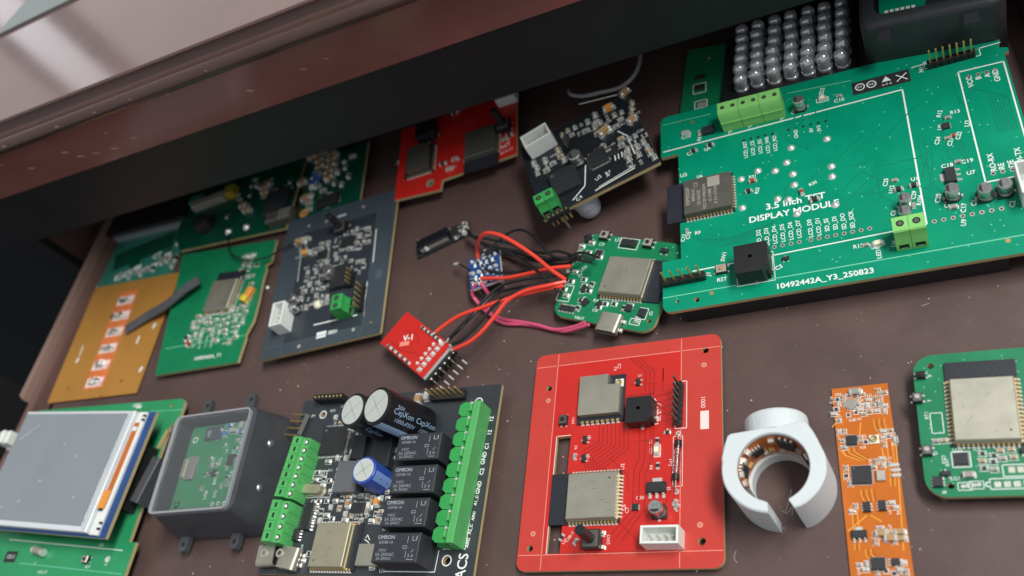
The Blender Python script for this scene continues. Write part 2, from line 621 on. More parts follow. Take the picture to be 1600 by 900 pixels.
def terminal(T, c, n, z, rot=0, pitch=5.0, w=7.6, h=9.6, m='green_plastic_pale', ways=1, openings=True, sr=1.25):
    """rising-clamp screw terminal; wire entries face local -y"""
    out = []
    for i in range(n):
        x = (i - (n - 1) / 2) * pitch
        b = MB().at(c[0], c[1], rot)
        hw = pitch / 2 - 0.07
        if openings:
            prof = [(-w / 2, 0), (-w / 2, h * 0.42), (-w / 2 + 1.1, h * 0.62), (-w / 2 + 1.1, h * 0.95), (-w / 2 + 1.5, h), (w / 2 - 1.3, h), (w / 2 - 0.5, h * 0.9), (w / 2, h * 0.6), (w / 2, 0)]
        else:
            prof = [(-w / 2, 0), (-w / 2 + .1, h * 0.8), (-w / 2 + 1.0, h), (w / 2 - 0.9, h), (w / 2, h * 0.7), (w / 2, 0)]
        k = len(prof)
        vs = [(x + sx * hw, y, z + zz) for sx in (-1, 1) for y, zz in prof]
        fs = [[j, (j + 1) % k, k + (j + 1) % k, k + j][::-1] for j in range(k)] + [list(range(k))[::-1], [k + j for j in range(k)]]
        b.add(vs, fs, m)
        if not openings:
            b.box(x - hw + .05, x + hw - .05, -w / 2 - .25, -w / 2 + .2, z + h * .44, z + h * .52, m)
        o = b.build('terminal_block', T)
        for kk in range(ways):
            xs = x + (kk - (ways - 1) / 2) * pitch / ways
            g = MB().at(c[0], c[1], rot)
            g.cyl(xs, 0.15, z + h + 0.01, z + h + 0.03, sr, 'hole_dark', 14)
            g.cyl(xs, 0.15, z + h + 0.03, z + h + 0.05, sr * .6, 'can_dark', 12)
            if openings:
                g.box(xs - 1.5, xs + 1.5, -w / 2 - 0.03, -w / 2 + 0.1, z + 0.9, z + 3.3, 'hole_dark')
                g.box(xs - 1.1, xs + 1.1, -w / 2 - 0.06, -w / 2 - 0.03, z + 1.0, z + 1.6, 'tin')
            g.build('screw_opening', o)
        out.append(o)
    return out


def header(T, p, q, n, z, pin=6.0, m='plastic_black', below=3.0, name='pin_header', bw=2.4, pm='gold_pad', bh=2.5):
    dx, dy = q[0] - p[0], q[1] - p[1]
    L = math.hypot(dx, dy)
    a = math.degrees(math.atan2(dy, dx))
    pt = L / n
    b = MB().at(p[0], p[1], a)
    for i in range(n):
        x = (i + 0.5) * pt
        k = 0.28
        hw, hh = pt / 2, bw / 2
        b.prism([(x - hw + k, -hh), (x + hw - k, -hh), (x + hw, -hh + k), (x + hw, hh - k), (x + hw - k, hh), (x - hw + k, hh), (x - hw, hh - k), (x - hw, -hh + k)], z + 0.02, z + bh, m)
    o = b.build(name, T)
    for i in range(n):
        g = MB().at(p[0], p[1], a)
        x = (i + 0.5) * pt
        g.box(x - 0.32, x + 0.32, -0.32, 0.32, z - 1.6 - below, z + bh + pin, pm, ch=0.15)
        g.build('pin', o)
    return o


def jst(T, c, n, z, rot=0, pitch=2.5, d=5.8, h=7.0):
    L = n * pitch + 2.4
    b = MB().at(c[0], c[1], rot)
    b.cbox(0, 0, z + 0.05, L, d, 1.2, 'white_plastic')
    t = 0.75
    b.box(-L / 2, L / 2, -d / 2, -d / 2 + t, z + 1.25, z + h, 'white_plastic', ch=0.12)
    b.box(-L / 2, L / 2, d / 2 - t, d / 2, z + 1.25, z + h, 'white_plastic', ch=0.12)
    b.box(-L / 2, -L / 2 + t, -d / 2 + t, d / 2 - t, z + 1.25, z + h - 0.02, 'white_plastic', ch=0.1)
    b.box(L / 2 - t, L / 2, -d / 2 + t, d / 2 - t, z + 1.25, z + h - 0.02, 'white_plastic', ch=0.1)
    o = b.build('wire_connector', T)
    for i in range(n):
        g = MB().at(c[0], c[1], rot)
        x = (i - (n - 1) / 2) * pitch
        g.box(x - 0.32, x + 0.32, -0.3, 0.34, z - 3, z + h - 1.6, 'tin', ch=0.15)
        g.build('pin', o)
    return o


def buzzer(T, c, z, s=9.0, h=5.0, rot=0, m='plastic_black'):
    b = MB().at(c[0], c[1], rot)
    k = s * 0.2
    a = s / 2
    out = [(-a, -a), (a - k, -a), (a, -a + k), (a, a - k * 0.2), (a - k * 0.2, a), (-a, a)]
    b.prism(out, z + 0.1, z + h, m, holes=[circ((-a * 0.05, a * 0.1), 0.75, 10)])
    b.cbox(0, 0, z + 0.2, s * 0.9, s * 0.9, h * 0.5, 'hole_dark')
    o = b.build('buzzer', T)
    g = MB().at(c[0], c[1], rot)
    for x, y in ((a + 0.2, -a * 0.3), (-a - 0.2, -a * 0.3), (0, -a - 0.2)):
        g.cbox(x, y, z + 0.03, 1.1, 1.1, 0.3, 'solder')
    g.build('contacts', o)
    return o


def tact(T, c, z, w=4.2, h=3.2, t=1.6, rot=0, shaft=0.0, m='can_dark', cap='plastic_black', cr=0.8):
    b = MB().at(c[0], c[1], rot)
    b.cbox(0, 0, z + 0.05, w, h, t, 'plastic_black', ch=0.12)
    b.cbox(0, 0, z + 0.05 + t, w * 0.88, h * 0.88, 0.2, m, ch=0.08)
    for sx in (-1, 1):
        for sy in (-1, 1):
            b.cbox(sx * (w / 2 + 0.25), sy * h * 0.32, z + 0.02, 0.8, h * 0.2, 0.25, 'solder')
    o = b.build('push_button', T)
    g = MB().at(c[0], c[1], rot)
    g.cyl(0, 0, z + t + 0.25, z + t + 0.25 + max(shaft, 0.5), cr, cap, 18, ch=0.15)
    g.build('plunger', o)
    return o


def usbc(T, c, z, rot=0, w=9.0, d=7.4, h=3.2):
    """shell opening faces local -y"""
    b = MB()
    b.M = Matrix.Translation((c[0], c[1], z)) @ Matrix.Rotation(math.radians(rot), 4, 'Z') @ Matrix.Rotation(math.radians(90), 4, 'X')
    o_ = rrect(-w / 2, 0.05, w / 2, h, h * 0.38, 4)
    i_ = rrect(-w / 2 + 0.32, 0.37, w / 2 - 0.32, h - 0.32, h * 0.30, 4)
    b.prism(o_, -d / 2, d / 2, 'can', holes=[i_])
    b.prism(i_, -d / 2 + 0.1, d / 2 - 4.5, 'can_dark')
    o = b.build('usb_port', T)
    g = MB()
    g.M = b.M
    g.prism([(-w / 2 + 1.2, h / 2 - 0.35), (w / 2 - 1.2, h / 2 - 0.35), (w / 2 - 1.2, h / 2 + 0.35), (-w / 2 + 1.2, h / 2 + 0.35)], d / 2 - 4.5, d / 2 - 0.6, 'plastic_black')
    g.build('tongue', o)
    k = MB().at(c[0], c[1], rot)
    for sx in (-1, 1):
        for y in (-1.4, 2.2):
            k.cbox(sx * (w / 2 + 0.45), y, z + 0.02, 1.2, 1.5, 0.9, 'solder', ch=0.3)
    k.build('shell_tabs', o)
    return o


def module(T, c, z, rot=0, W=18.0, H=25.5, canw=15.8, canh=17.6, cany=-3.2, cant=2.4, can='can', pads='LRB', ant=6.2, pitch=1.27,
           label=False, notch=None):
    """radio module: antenna end towards local +y"""
    th = 0.8
    b = MB().at(c[0], c[1], rot)
    b.cbox(0, 0, z + 0.05, W, H, th, 'substrate')
    o = b.build('radio_module', T)
    s = MB().at(c[0], c[1], rot)
    z1 = z + 0.05 + th
    if notch:
        nw, nh = notch
        x0, x1, y0, y1 = -canw / 2, canw / 2, cany - canh / 2, cany + canh / 2
        s.prism([(x0, y0), (x1, y0), (x1, y1 - nh), (x1 - nw, y1 - nh), (x1 - nw, y1), (x0, y1)], z1, z1 + cant, can)
    else:
        s.cbox(0, cany, z1, canw + 0.5, canh + 0.5, cant * 0.22, can)
        s.cbox(0, cany, z1 + cant * 0.22, canw, canh, cant * 0.78, can, ch=0.25)
    sc = s.build('shield_can', o)
    if not label and not notch:
        d = MB().at(c[0], c[1], rot)
        d.disc(canw * 0.36, cany - canh * 0.36, z1 + cant + 0.02, 0.32, 'hole_dark', 10)
        rd = random.Random(int(c[0] * 10))
        for _ in range(7):
            x, y = rd.uniform(-canw * .4, canw * .4), cany + rd.uniform(-canh * .4, canh * .4)
            an = rd.uniform(0, 6.28)
            d.line((x, y), (x + math.cos(an) * rd.uniform(.6, 2.6), y + math.sin(an) * rd.uniform(.6, 2.6)), rd.uniform(.06, .14), z1 + cant + .012 + .001 * _, 'can_dark')
        d.build('orientation_dot', sc)
    p = MB().at(c[0], c[1], rot)
    y0, y1 = -H / 2, H / 2 - ant - 0.6
    for sd, sx in (('L', -1), ('R', 1)):
        if sd in pads:
            n = int((y1 - y0 - 1.2) / pitch) + 1
            for i in range(n):
                y = y0 + 1.2 + i * pitch
                p.cbox(sx * (W / 2 - 0.1), y, z + 0.02, 1.5, pitch * 0.62, 0.5, 'solder', ch=0.15)
                p.cbox(sx * (W / 2 - 0.45), y, z1 - 0.02, 0.9, pitch * 0.6, 0.06, 'gold_pad')
    if 'B' in pads:
        n = int((W - 3.0) / pitch) + 1
        for i in range(n):
            x = -(n - 1) * pitch / 2 + i * pitch
            p.cbox(x, -H / 2 + 0.1, z + 0.02, pitch * 0.62, 1.5, 0.5, 'solder', ch=0.15)
            p.cbox(x, -H / 2 + 0.45, z1 - 0.02, pitch * 0.6, 0.9, 0.06, 'gold_pad')
    p.build('pad_rows', o, stuff=True)
    if ant > 2:
        a = MB().at(c[0], c[1], rot)
        ya = H / 2 - ant + 0.6
        pts = []
        x = -W / 2 + 1.5
        k = 0
        while x < W / 2 - 2:
            pts += [(x, ya + (0 if k % 2 else ant - 1.8)), (x + 2, ya + (0 if k % 2 else ant - 1.8))]
            x += 2
            k += 1
        a.poly(pts, 0.5, z1 + 0.015, 'antenna_ink')
        a.build('antenna_trace', o)
    if label:
        q = Silk(z1 + cant, 'can_print').at(c[0], c[1], rot)
        for i, tx in enumerate(label):
            q.text(tx, (-1.6 if i > 1 else 0.0, cany + canh * 0.40 - 2.1 * i), 1.55 if i else 2.0, 0, bold=0.08)
        q.fill((canw * 0.30, cany - canh * 0.16), 4.6, 4.6)
        q.text('CE', (canw * 0.3, cany + canh * 0.22), 2.2, 0)
        q.build('can_print', o)
    return o


def joint(T, c, z, r=1.0, h=0.8):
    key = ('joint', r, h)
    if key not in GLY:
        b = MB()
        b.lathe([(r, 0), (r * 0.82, h * 0.3), (r * 0.45, h * 0.75), (r * 0.12, h)], 0, 0, 'solder', 10)
        GLY[key] = b.build('solder_joint', mesh_only=True)
    return link('solder_joint', GLY[key], T, loc=(c[0], c[1], z))


class Smalls:
    """fine chip parts too small to pick apart singly: one part of real geometry"""
    def __init__(s, z, sk=None, seed=1):
        s.b, s.z, s.sk = MB(), z, sk
        s.r = random.Random(seed)

    def one(s, c, rot=0, kind=None, sc=1.0, outline=True):
        k = kind or s.r.choice(['r', 'c', 'c', 'r', 'd'])
        body = {'r': 'chip_black', 'c': 'ceramic_tan', 'g': 'ceramic_grey', 'd': 'chip_black', 'red': 'resistor_red', 'led': 'led_pale', 'o': 'orange_part', 'b': 'blue_part', 'y': 'yellow', 'k': 'chip_black', 's': 'solder'}[k]
        w, h, t = (1.7 * sc, 0.95 * sc, (0.5 if k == 'r' else 0.85) * sc)
        s.b.at(c[0], c[1], rot)
        s.b.cbox(0, 0, s.z + 0.03, w * 0.6, h, t, body, ch=0.06)
        for sx in (-1, 1):
            s.b.cbox(sx * w * 0.4, 0, s.z + 0.02, w * 0.26, h * 1.04, t * 0.96, 'solder', ch=0.1 * sc)
            s.b.cbox(sx * w * 0.56, 0, s.z + 0.015, w * 0.2, h * 1.1, 0.14, 'solder')
        if s.sk is not None and outline:
            ca, sa = math.cos(math.radians(rot)), math.sin(math.radians(rot))
            for sy in (-1, 1):
                a, bb = (-w * 0.75, sy * h * 0.85), (w * 0.75, sy * h * 0.85)
                s.sk.ln(*[(c[0] + x * ca - y * sa, c[1] + x * sa + y * ca) for x, y in (a, bb)], w=0.16)

    def cloud(s, x0, y0, x1, y1, n, sc=1.0, rots=(0, 90), kinds=None, outline=True, gap=1.9, text=0.0, tsz=1.0, avoid=()):
        done = []
        tries = 0
        while len(done) < n and tries < n * 30:
            tries += 1
            x, y = s.r.uniform(x0, x1), s.r.uniform(y0, y1)
            if any(abs(x - a) < gap * sc and abs(y - b) < gap * sc for a, b in done):
                continue
            if any(a0 < x < a1 and b0 < y < b1 for a0, b0, a1, b1 in avoid):
                continue
            done.append((x, y))
            if s.sk is not None and s.r.random() < text:
                s.sk.scribble((x, y), 1, tsz, s.r.choice((0, 90)), seed=s.r.random())
            else:
                s.one((x, y), s.r.choice(rots), s.r.choice(kinds) if kinds else None, sc * s.r.uniform(0.85, 1.15), outline)

    def build(s, T, name='small_components'):
        return s.b.build(name, T, stuff=True)


def leads(T, pts, z0, depth, r=0.4):
    """clipped component legs under a board, on which it stands"""
    for x, y in pts:
        b = MB()
        b.cyl(x, y, z0 - depth, z0 + 0.02, r, 'tin', 8)
        b.build('lead', T)


def wire(T, pts, r, m, name='wire', k=8):
    b = MB()
    b.tube(spline(pts, k), r, m, 8)
    return b.build(name, T)


def vias(s, w, h, n, m, seed, r=.28, avoid=()):
    """plated via dots scattered over a board"""
    rd = random.Random(seed)
    for _ in range(n):
        x, y = rd.uniform(2, w - 2), rd.uniform(2, h - 2)
        if any(a < x < c and b < y < d for a, b, c, d in avoid):
            continue
        s.ring(x, y, s.z - .012, r * .4, r, m, 8)


def rebase(T, x, y, z=0.0):
    """move a thing's origin to its base without moving its parts"""
    T.location = (x * .001, y * .001, z * .001)
    for c in bpy.data.objects:
        if c.parent == T:
            c.location = [a - b for a, b in zip(c.location, T.location)]


# ================================================================ setting: drawer bottom, desk, room
def structure(o):
    o['kind'] = 'structure'
    return o


b = MB()
b.prism([(-300.5, -150), (196, -150), (196, 420), (-239.5, 420)], -4, 0, 'wood_floor')
structure(b.build('drawer_bottom'))
b = MB()
b.box(-3000, 3000, -3000, 3000, -320, -300, 'room_dark')
structure(b.build('room_floor'))

T = tag(bpy.data.objects.new('drawer_frame', None), 'brown wooden drawer sides with a pale worn top edge at the left', 'drawer side')
COL.objects.link(T)


def skew(x, y):
    return (x + (y - 111.0) * 0.1504, y)


b = MB()
b.prism([skew(-286.2, -150), skew(-281.2, -150), skew(-281.2, 420), skew(-286.2, 420)], -4, 4.5, 'wood_side')
b.build('side_panel', T)
b = MB()
b.prism([skew(-290.6, 110), skew(-286.4, 107), skew(-286.4, 420), skew(-290.6, 420)], -4, 8.5, 'wood_edge')
b.build('runner', T)
b = MB()
b.prism([(196.2, -150), (206, -150), (206, 420), (196.2, 420)], -4, 14, 'varnish')
b.build('side_panel', T)

rebase(T, -284, 110, -4)

T = tag(bpy.data.objects.new('desk', None), 'glossy dark brown wooden desk top with moulded edge above a black apron', 'desk')
COL.objects.link(T)
T.location = (0, 0.2, 0)


def desk_part(mb, name):
    mb.v = [(x, y - 200, z) for x, y, z in mb.v]
    return mb.build(name, T, ang=30)


def extrude_x(prof, x0, x1, m):
    mb = MB()
    k = len(prof)
    vs = [(x, y, z) for x in (x0, x1) for y, z in prof]
    fs = [[j, (j + 1) % k, k + (j + 1) % k, k + j] for j in range(k)] + [list(range(k))[::-1], [k + j for j in range(k)]]
    mb.add(vs, fs, m)
    return mb


mb = MB()
mb.box(-900, 700, 178.02, 760, 111, 118, 'desk_top', ch=0.5)
desk_part(mb, 'table_top')
nose = [(178.0, 117.7), (177.3, 117.4), (177.0, 115.8), (176.6, 114.4), (175.9, 113.4), (174.8, 112.9)]
for i in range(11):
    a = math.radians(80 + 150 * i / 10)
    nose.append((172.6 + 3.9 * math.cos(a), 109.6 + 3.3 * math.sin(a)))
nose += [(174.6, 106.4), (178.0, 106.4)]
desk_part(extrude_x(nose[::-1], -900, 700, 'moulding'), 'edge_moulding')
desk_part(extrude_x([(174.8, 81.2), (176.0, 80.2), (186, 80.2), (186, 106.2), (174.8, 106.2)][::-1], -900, 700, 'varnish'), 'fascia')
mb = MB()
mb.box(-900, 700, 191, 206, 35, 80, 'apron_black')
desk_part(mb, 'apron')
mb = MB()
mb.box(-330, -291.2, 200, 420, -120, 34.8, 'wood_side')
desk_part(mb, 'side_panel')
mb = MB()
mb.box(-460, -291.0, 195, 199.8, -120, 34.8, 'apron_black')
desk_part(mb, 'stile')
mb = MB()
mb.box(-900, 700, 420, 440, -120, 110, 'apron_black')
desk_part(mb, 'back_panel')
rnd = random.Random(4)
for (x, y, z, s, face) in ((-258, 0, 0, 1.0, 'n'), (-205, 0, 0, 0.8, 'n'), (-172, 0, 0, 0.6, 'n'), (-130, 0, 0, .5, 'n'), (-300, 0, 0, .8, 'n'), (-246, 0, 0, .7, 'n'), (-275, 0, 0, .5, 'n'), (-224, 0, 0, .5, 'n'), (-150, 0, 0, .6, 'n'), (-90, 0, 0, .5, 'n'),
                           (-190, 0, 94, 0.9, 'f'), (-185, 0, 89, 0.8, 'f'), (-177, 0, 88, 0.8, 'f'), (-166, 0, 87, 0.9, 'f'), (-153, 0, 89, 0.9, 'f'), (-214, 0, 92, 0.9, 'f'),
                           (-86, 0, 92, 0.9, 'f'), (-262, 0, 97, 1.2, 'f'), (-120, 0, 104, 1.0, 'f'), (-58, 0, 93, .7, 'f'), (-46, 0, 94, .6, 'f'), (-162, 0, 96, .5, 'f'), (-225, 0, 99, .5, 'f')):
    mb = MB()
    pts = [(math.cos(a) * s * rnd.uniform(0.5, 1.5) * 2.0, math.sin(a) * s * 1.2 * rnd.uniform(0.4, 1.0)) for a in [k * math.pi / 3.5 for k in range(7)]]
    if face == 'f':
        mb.add([(x + p[0], 174.72, z + p[1] * .8 - p[0] * 0.35) for p in pts], [list(range(7))], 'chip_wood')
    else:
        mb.add([(x + p[0], 168.9 + 0.1 * k * 0, 111.5 + p[1]) for k, p in enumerate(pts)], [list(range(7))], 'chip_wood')
    desk_part(mb, 'worn_spot')

b = MB(); b.prism([(-244.14, 248.55), (-193.68, 251.15), (-176.11, 252.69), (-227.98, 279.24), (-232.04, 269.48)], 118.05, 119.2, 'card')
tag(b.build('card_sheet'), 'grey green card corner lying on the glossy desk top', 'card')

# ================================================================ red main board
T = thing('red_circuit_board', 'large red circuit board with two silver radio modules, left of the ring', 'circuit board', ((2.37, -1.18, 3.4), -3.16), 1.6)
w_, h_ = (70.57, 81.54)
Z = 1.6
slot = [(10.98, 47.28), (16.42, 47.56), (15.55, 5.29), (10.64, 5.4)]
holes = [circ((6.13, 67.31), 1.15), circ((65.11, 75.52), 1.25), circ((63.72, 8.32), 1.25), circ((4.48, 7.71), 1.15), slot[::-1]]
board = pcb(T, rrect(0, 0, w_, h_, 3.2), holes, 'mask_red')
xl, xr, yb, yt = 9.0, w_ - 14.0, 5.4, h_ - 5.2
p = MB()
p.prism([(xl + .3, yb + .3), (xr - .3, yb + .3), (xr - .3, yt - .3), (xl + .3, yt - .3)], Z + .004, Z + .02, 'pour_red', holes=[[(q[0], q[1]) for q in slot[::-1]]])
p.build('copper_pour', board)
tr = MB()
def bundle(tr, a, bq, c, n, da, db, dc, m, wd=0.45, z=Z + .026):
    for i in range(n):
        P = [(a[0] + da[0] * i, a[1] + da[1] * i), (bq[0] + db[0] * i, bq[1] + db[1] * i), (c[0] + dc[0] * i, c[1] + dc[1] * i)]
        tr.poly(P, wd, z + 0.0004 * i, m)
for i in range(8):
    a0 = (26.91, 51.27); a1 = (27.31, 44.48); a2 = (21.87, 39.68); a3 = (23, 33.53)
    o = 1.55 * i
    tr.poly([(a0[0] + o, a0[1]), (a1[0] + o, a1[1] - 0.5 * i), (a2[0] + o * .72, a2[1] - 1.0 * i + 2), (a3[0] + o * .72, a3[1])], 0.4, Z + .026 + .0004 * i, 'trace_red')
for i in range(3):
    a0 = (42.12, 49.16); o = 2.0 * i
    tr.poly([(a0[0] + o, a0[1] - 1), (a0[0] + o, a0[1] - 12 - i), (a0[0] + o - 1.6, a0[1] - 16 - i), (a0[0] + o - 1.6, a0[1] - 30), (a0[0] + o - 9, a0[1] - 38 - i)], 0.4, Z + .03 + .0004 * i, 'trace_red')
for i in range(3):
    a0 = (37.59, 75.82); o = 1.6 * i
    tr.poly([(a0[0] + o, a0[1]), (a0[0] + 6 + o, a0[1] - 6), (a0[0] + 6 + o, a0[1] - 16 - i), (a0[0] + 14, a0[1] - 20 - 2 * i)], 0.4, Z + .034 + .0004 * i, 'trace_red')
for i in range(5):
    a0 = (53.79, 60.76); yy = a0[1] - 2.5 * i
    tr.poly([(a0[0], yy), (a0[0] - 5, yy - .8), (a0[0] - 8 - i * .4, yy - 2)], 0.4, Z + .038 + .0004 * i, 'trace_red')
rnd = random.Random(12)
for i in range(22):
    x, y = rnd.uniform(xl + 12, xr - 4), rnd.uniform(yb + 4, yt - 4)
    L0 = rnd.uniform(4, 12)
    d = rnd.choice(((1, 0), (0, 1), (.7, .7), (.7, -.7)))
    q1 = (min(max(x + d[0] * L0, xl + 2), xr - 2), min(max(y + d[1] * L0, yb + 2), yt - 2))
    tr.poly([(x, y), q1, (q1[0], min(max(q1[1] + rnd.choice((-5, 5)), yb + 2), yt - 2))], .32, Z + .044 + .0005 * i, 'trace_red')
tr.build('traces', board)
s = Silk(Z, 'silk_red')
for a, bq in (((xl, 0.4), (xl, h_ - .4)), ((xr, 0.4), (xr, h_ - .4)), ((0.4, yb), (w_ - .4, yb)), ((.4, yt), (w_ - .4, yt))):
    s.ln(a, bq, w=0.28, m='score_red')
s.ln((10.94, 47.78), (16.4, 47.81), w=.25); s.ln((10.94, 47.78), (10.64, 5.4), w=.25)
for q in ((6.32, 62.33), (64.63, 69.82), (63.12, 13.6), (5.16, 12.73)):
    s.ring(q[0], q[1], s.z, 0.55, 0.95, 'score_red'); s.disc(q[0], q[1], s.z, 0.55, 'gold_pad')
s.text('BUZZER', (48.88, 54.02), 2.1, 90)
s.ln((37.95, 48.82), (48.53, 49.29), (48.36, 56.97), (46.44, 59.85), w=.3)
s.text('0001', (64.34, 55.79), 2.2, 90)
s.fill((64.74, 49.19), 2.9, 6.6)
s.rect((56.56, 55.64), 4.0, 17.5, lw=.3)
s.text('U2', (36.46, 34.7), 1.9, 90); s.text('SW2', (32.7, 9.89), 1.7, 90); s.text('C5', (33.54, 73.21), 1.7, 90); s.text('R2', (32.11, 72.35), 1.5, 90)
s.text('R3', (18.73, 43.02), 1.4, 90); s.text('R4', (18.94, 40.14), 1.4, 90); s.text('Q1', (23.58, 46.47), 1.4, 90); s.text('Q2', (23.57, 39.32), 1.4, 90)
s.text('C30', (42.98, 23.38), 1.7, 0); s.text('C6', (37.54, 20.39), 1.7, 90); s.text('C7', (38.69, 19.47), 1.7, 90)
s.text('R8', (46.19, 42.94), 1.5, 90); s.text('LED1', (46.27, 39.94), 1.3, 90); s.text('R9', (46.66, 33.78), 1.5, 90)
s.text('RS1', (53.25, 35.11), 1.8, 90); s.text('J2', (52.74, 26.11), 1.6, 90); s.text('SW1', (16.96, 53.42), 1.4, 90)
s.text('B1', (52.41, 46.6), 1.6, 0); s.text('U1', (41.48, 68.39), 1.3, 0)
s.rect((48.52, 39.53), 2.2, 4.4, lw=.28); s.rect((55.65, 35.39), 3.2, 17.5, lw=.22)
for q in ((55.77, 45.14), (55.33, 24.88)):
    s.ring(q[0], q[1], s.z + .01, .45, .95, 'solder')
s.scribble((18.36, 10.55), 1, 1.4, 60, seed=3); s.scribble((19.42, 11.81), 1, 1.4, 60, seed=5); s.scribble((17.03, 9.73), 1, 1.3, 60, seed=9)
vias(s, w_ - 16, h_ - 8, 90, 'score_red', 3, .3, ((0, 0, 10.5, h_), (0, 0, w_, 6)))
s.build('silkscreen', board)
module(T, (23.64, 24.16), Z, 90, label=False)
# upper module with antenna socket in a notched can
m1 = module(T, (27.49, 60.41), Z, 0, W=17.6, H=18.0, canw=15.4, canh=15.2, cany=.9, cant=2.3, pads='B', ant=.8, pitch=1.9, notch=(4.6, 4.2))
q = (34.4, 65.76)
b = MB().at(q[0], q[1], 0)
b.cbox(0, 0, Z + .9, 3.0, 3.0, .5, 'white_plastic'); b.lathe([(1.05, Z + 1.4), (1.05, Z + 2.2), (.8, Z + 2.2), (.8, Z + 1.5)], 0, 0, 'gold_pad', 16, cap=False); b.cyl(0, 0, Z + 1.4, Z + 2.0, .3, 'gold_pad', 8)
b.build('antenna_socket', m1)
buzzer(T, (43.2, 52.95), Z, 9.4, 5.2, 0)
header(T, (55.96, 47.45), (56.49, 63.4), 7, Z, pin=6.2, pm='can_dark')
sot(T, (41.09, 65.66), Z, 90); sot(T, (22.2, 45.38), Z, 90); sot(T, (22.19, 38.48), Z, 90)
tact(T, (13.46, 53.5), Z, 3.6, 3.0, 1.6, 90)
sot223(T, (48.82, 26.33), Z, 0)
ecap(T, (49.87, 18.32), Z, 2.5, 5.6, 90)
chip(T, (41.54, 20.2), 2.2, 2.2, .8, Z, legs='x', pitch=.65, ll=.4)
jst(T, (51.96, 8.88), 4, Z, -1, pitch=2.5)
tact(T, (27.58, 9.41), Z, 6.2, 6.2, 3.4, 0, shaft=9.0, cr=1.75)
sm = Smalls(Z, s, 2)
sm = Smalls(Z, None, 2)
for q, rt, k in (((48.44, 42.99), 90, 'r'), ((48.87, 34.07), 90, 'r'), ((18.75, 39.44), 90, 'g'), ((54.95, 21.05), 60, 'g'), ((55.6, 19.54), 60, 'g'), ((30.34, 12.08), 0, 'led'), ((30.62, 7.22), 0, 'led'), ((51.98, 45.7), 0, 'r'), ((15.99, 11.06), 60, 'r'), ((21.21, 9.39), 60, 'g')):
    sm.one(q, rt, k, 1.15, False)
sm.one((48.52, 39.53), 90, 'led', 1.7, False)
sm.build(T)
# reed switch: glass tube with wire leads
a, c = (55.77, 44.68), (55.33, 25.1)
g0, g1 = (56.26, 41.5), (55.54, 28.66)
b = MB(); b.tube([(g0[0], g0[1], Z + 1.5), (g1[0], g1[1], Z + 1.5)], 1.15, 'glass', 14)
rs = b.build('reed_switch', T)
b = MB()
b.tube(spline([(a[0], a[1], Z - 2.2), (a[0], a[1], Z + .8), (g0[0], g0[1], Z + 1.5), ((g0[0] + g1[0]) / 2, (g0[1] + g1[1]) / 2, Z + 1.7)], 5), .28, 'tin', 6)
b.tube(spline([(c[0], c[1], Z - 2.2), (c[0], c[1], Z + .8), (g1[0], g1[1], Z + 1.5), ((g0[0] + g1[0]) / 2, (g0[1] + g1[1]) / 2, Z + 1.3)], 5), .28, 'tin', 6)
b.build('leads', rs)
b = MB()
for g, k in ((g0, 1), (g1, -1)):
    b.tube([(g[0], g[1] + .4 * k, Z + 1.5), (g[0], g[1] - 1.6 * k, Z + 1.5)], 1.2, 'plastic_black', 12)
b.build('end_seals', rs)
leads(T, [(6, 8), (6, h_ - 10), (w_ - 6, 8), (w_ - 5, h_ - 9)], 0, 1.8, .5)

# ================================================================ large green display board
T = thing('green_circuit_board', 'large green board printed 3.5 inch TFT DISPLAY MODULE with pale green terminal blocks', 'circuit board', ((59.19, 83.98, 11), -1.4), 1.6)
w_, h_ = (124.26, 93.25)
n0, n1 = (0.27, 71.98), (7.06, 70.59)
n2, n3 = (6.06, 21.95), (-0.25, 21.94)
r_ = rrect(0, 0, w_, h_, 3.0)
xn = n1[0]
st = (124.27, 82.61)
outl = r_[0:6] + [(w_, st[1]), (st[0] + 1.5, st[1]), (st[0] + 1.5, st[1] + 2), (w_ - 1.2, st[1] + 3)] + r_[6:18] + [(0, n0[1]), (xn, n0[1]), (xn, n3[1]), (0, n3[1])] + r_[18:]
hl = [circ(q, 1.0) for q in ((12.41, 3.31), (116.75, 90.44))] + [circ(q, .7, 8) for q in ((5.46, 3.89), (8.76, 88.64))]
board = pcb(T, outl, hl, 'mask_green')
s = Silk(Z)
s.ln((0.83, 74.81), (90.35, 77.01), (89.29, 17.07), w=.55)
s.ln((11.15, 15.5), (79.47, 16.65), w=.45); s.ln((39.38, 16.05), (39.23, 10.99), (37.39, 6.64), w=.35); s.ln((83.41, 16.71), (89.26, 16.82), w=.4)
s.ln((50.62, 89.3), (73.74, 87.62), w=.3, m='score_green'); s.ln((94.71, 86.35), (124.04, 87.81), w=.4)
s.ln((0.06, 6.3), (37.37, 6.38), (115.36, 6.36), (123.69, 6.5), w=.35, m='score_green'); s.ln((0.99, 89.12), (20.57, 88.83), w=.3, m='score_green')
s.ln((108.75, 28.94), (108.95, 78.71), (123.31, 78.58), (123.09, 43.63), w=.5); s.ln((108.75, 28.94), (118, 28.96), w=.5)
s.text('3.5 inch TFT', (49.02, 37.07), 3.7, 0, sx=1.1, bold=.16); s.text('DISPLAY MODULE', (47.99, 32.77), 3.6, 0, sx=1.08, bold=.16)
s.text('10492442A_Y3_250823', (55.43, 2.81), 2.9, 0, sx=1.12, bold=.12)
for i, tx in enumerate(('LCD_D2', 'LCD_D3', 'LCD_D4', 'LCD_D5', 'LCD_D6', 'LCD_D7')):
    q0, q1 = (35.5, 24.09), (49.28, 24.89)
    s.text(tx, (q0[0] + (q1[0] - q0[0]) * i / 5, q0[1] + (q1[1] - q0[1]) * i / 5), 2.1, 90, bold=.06)
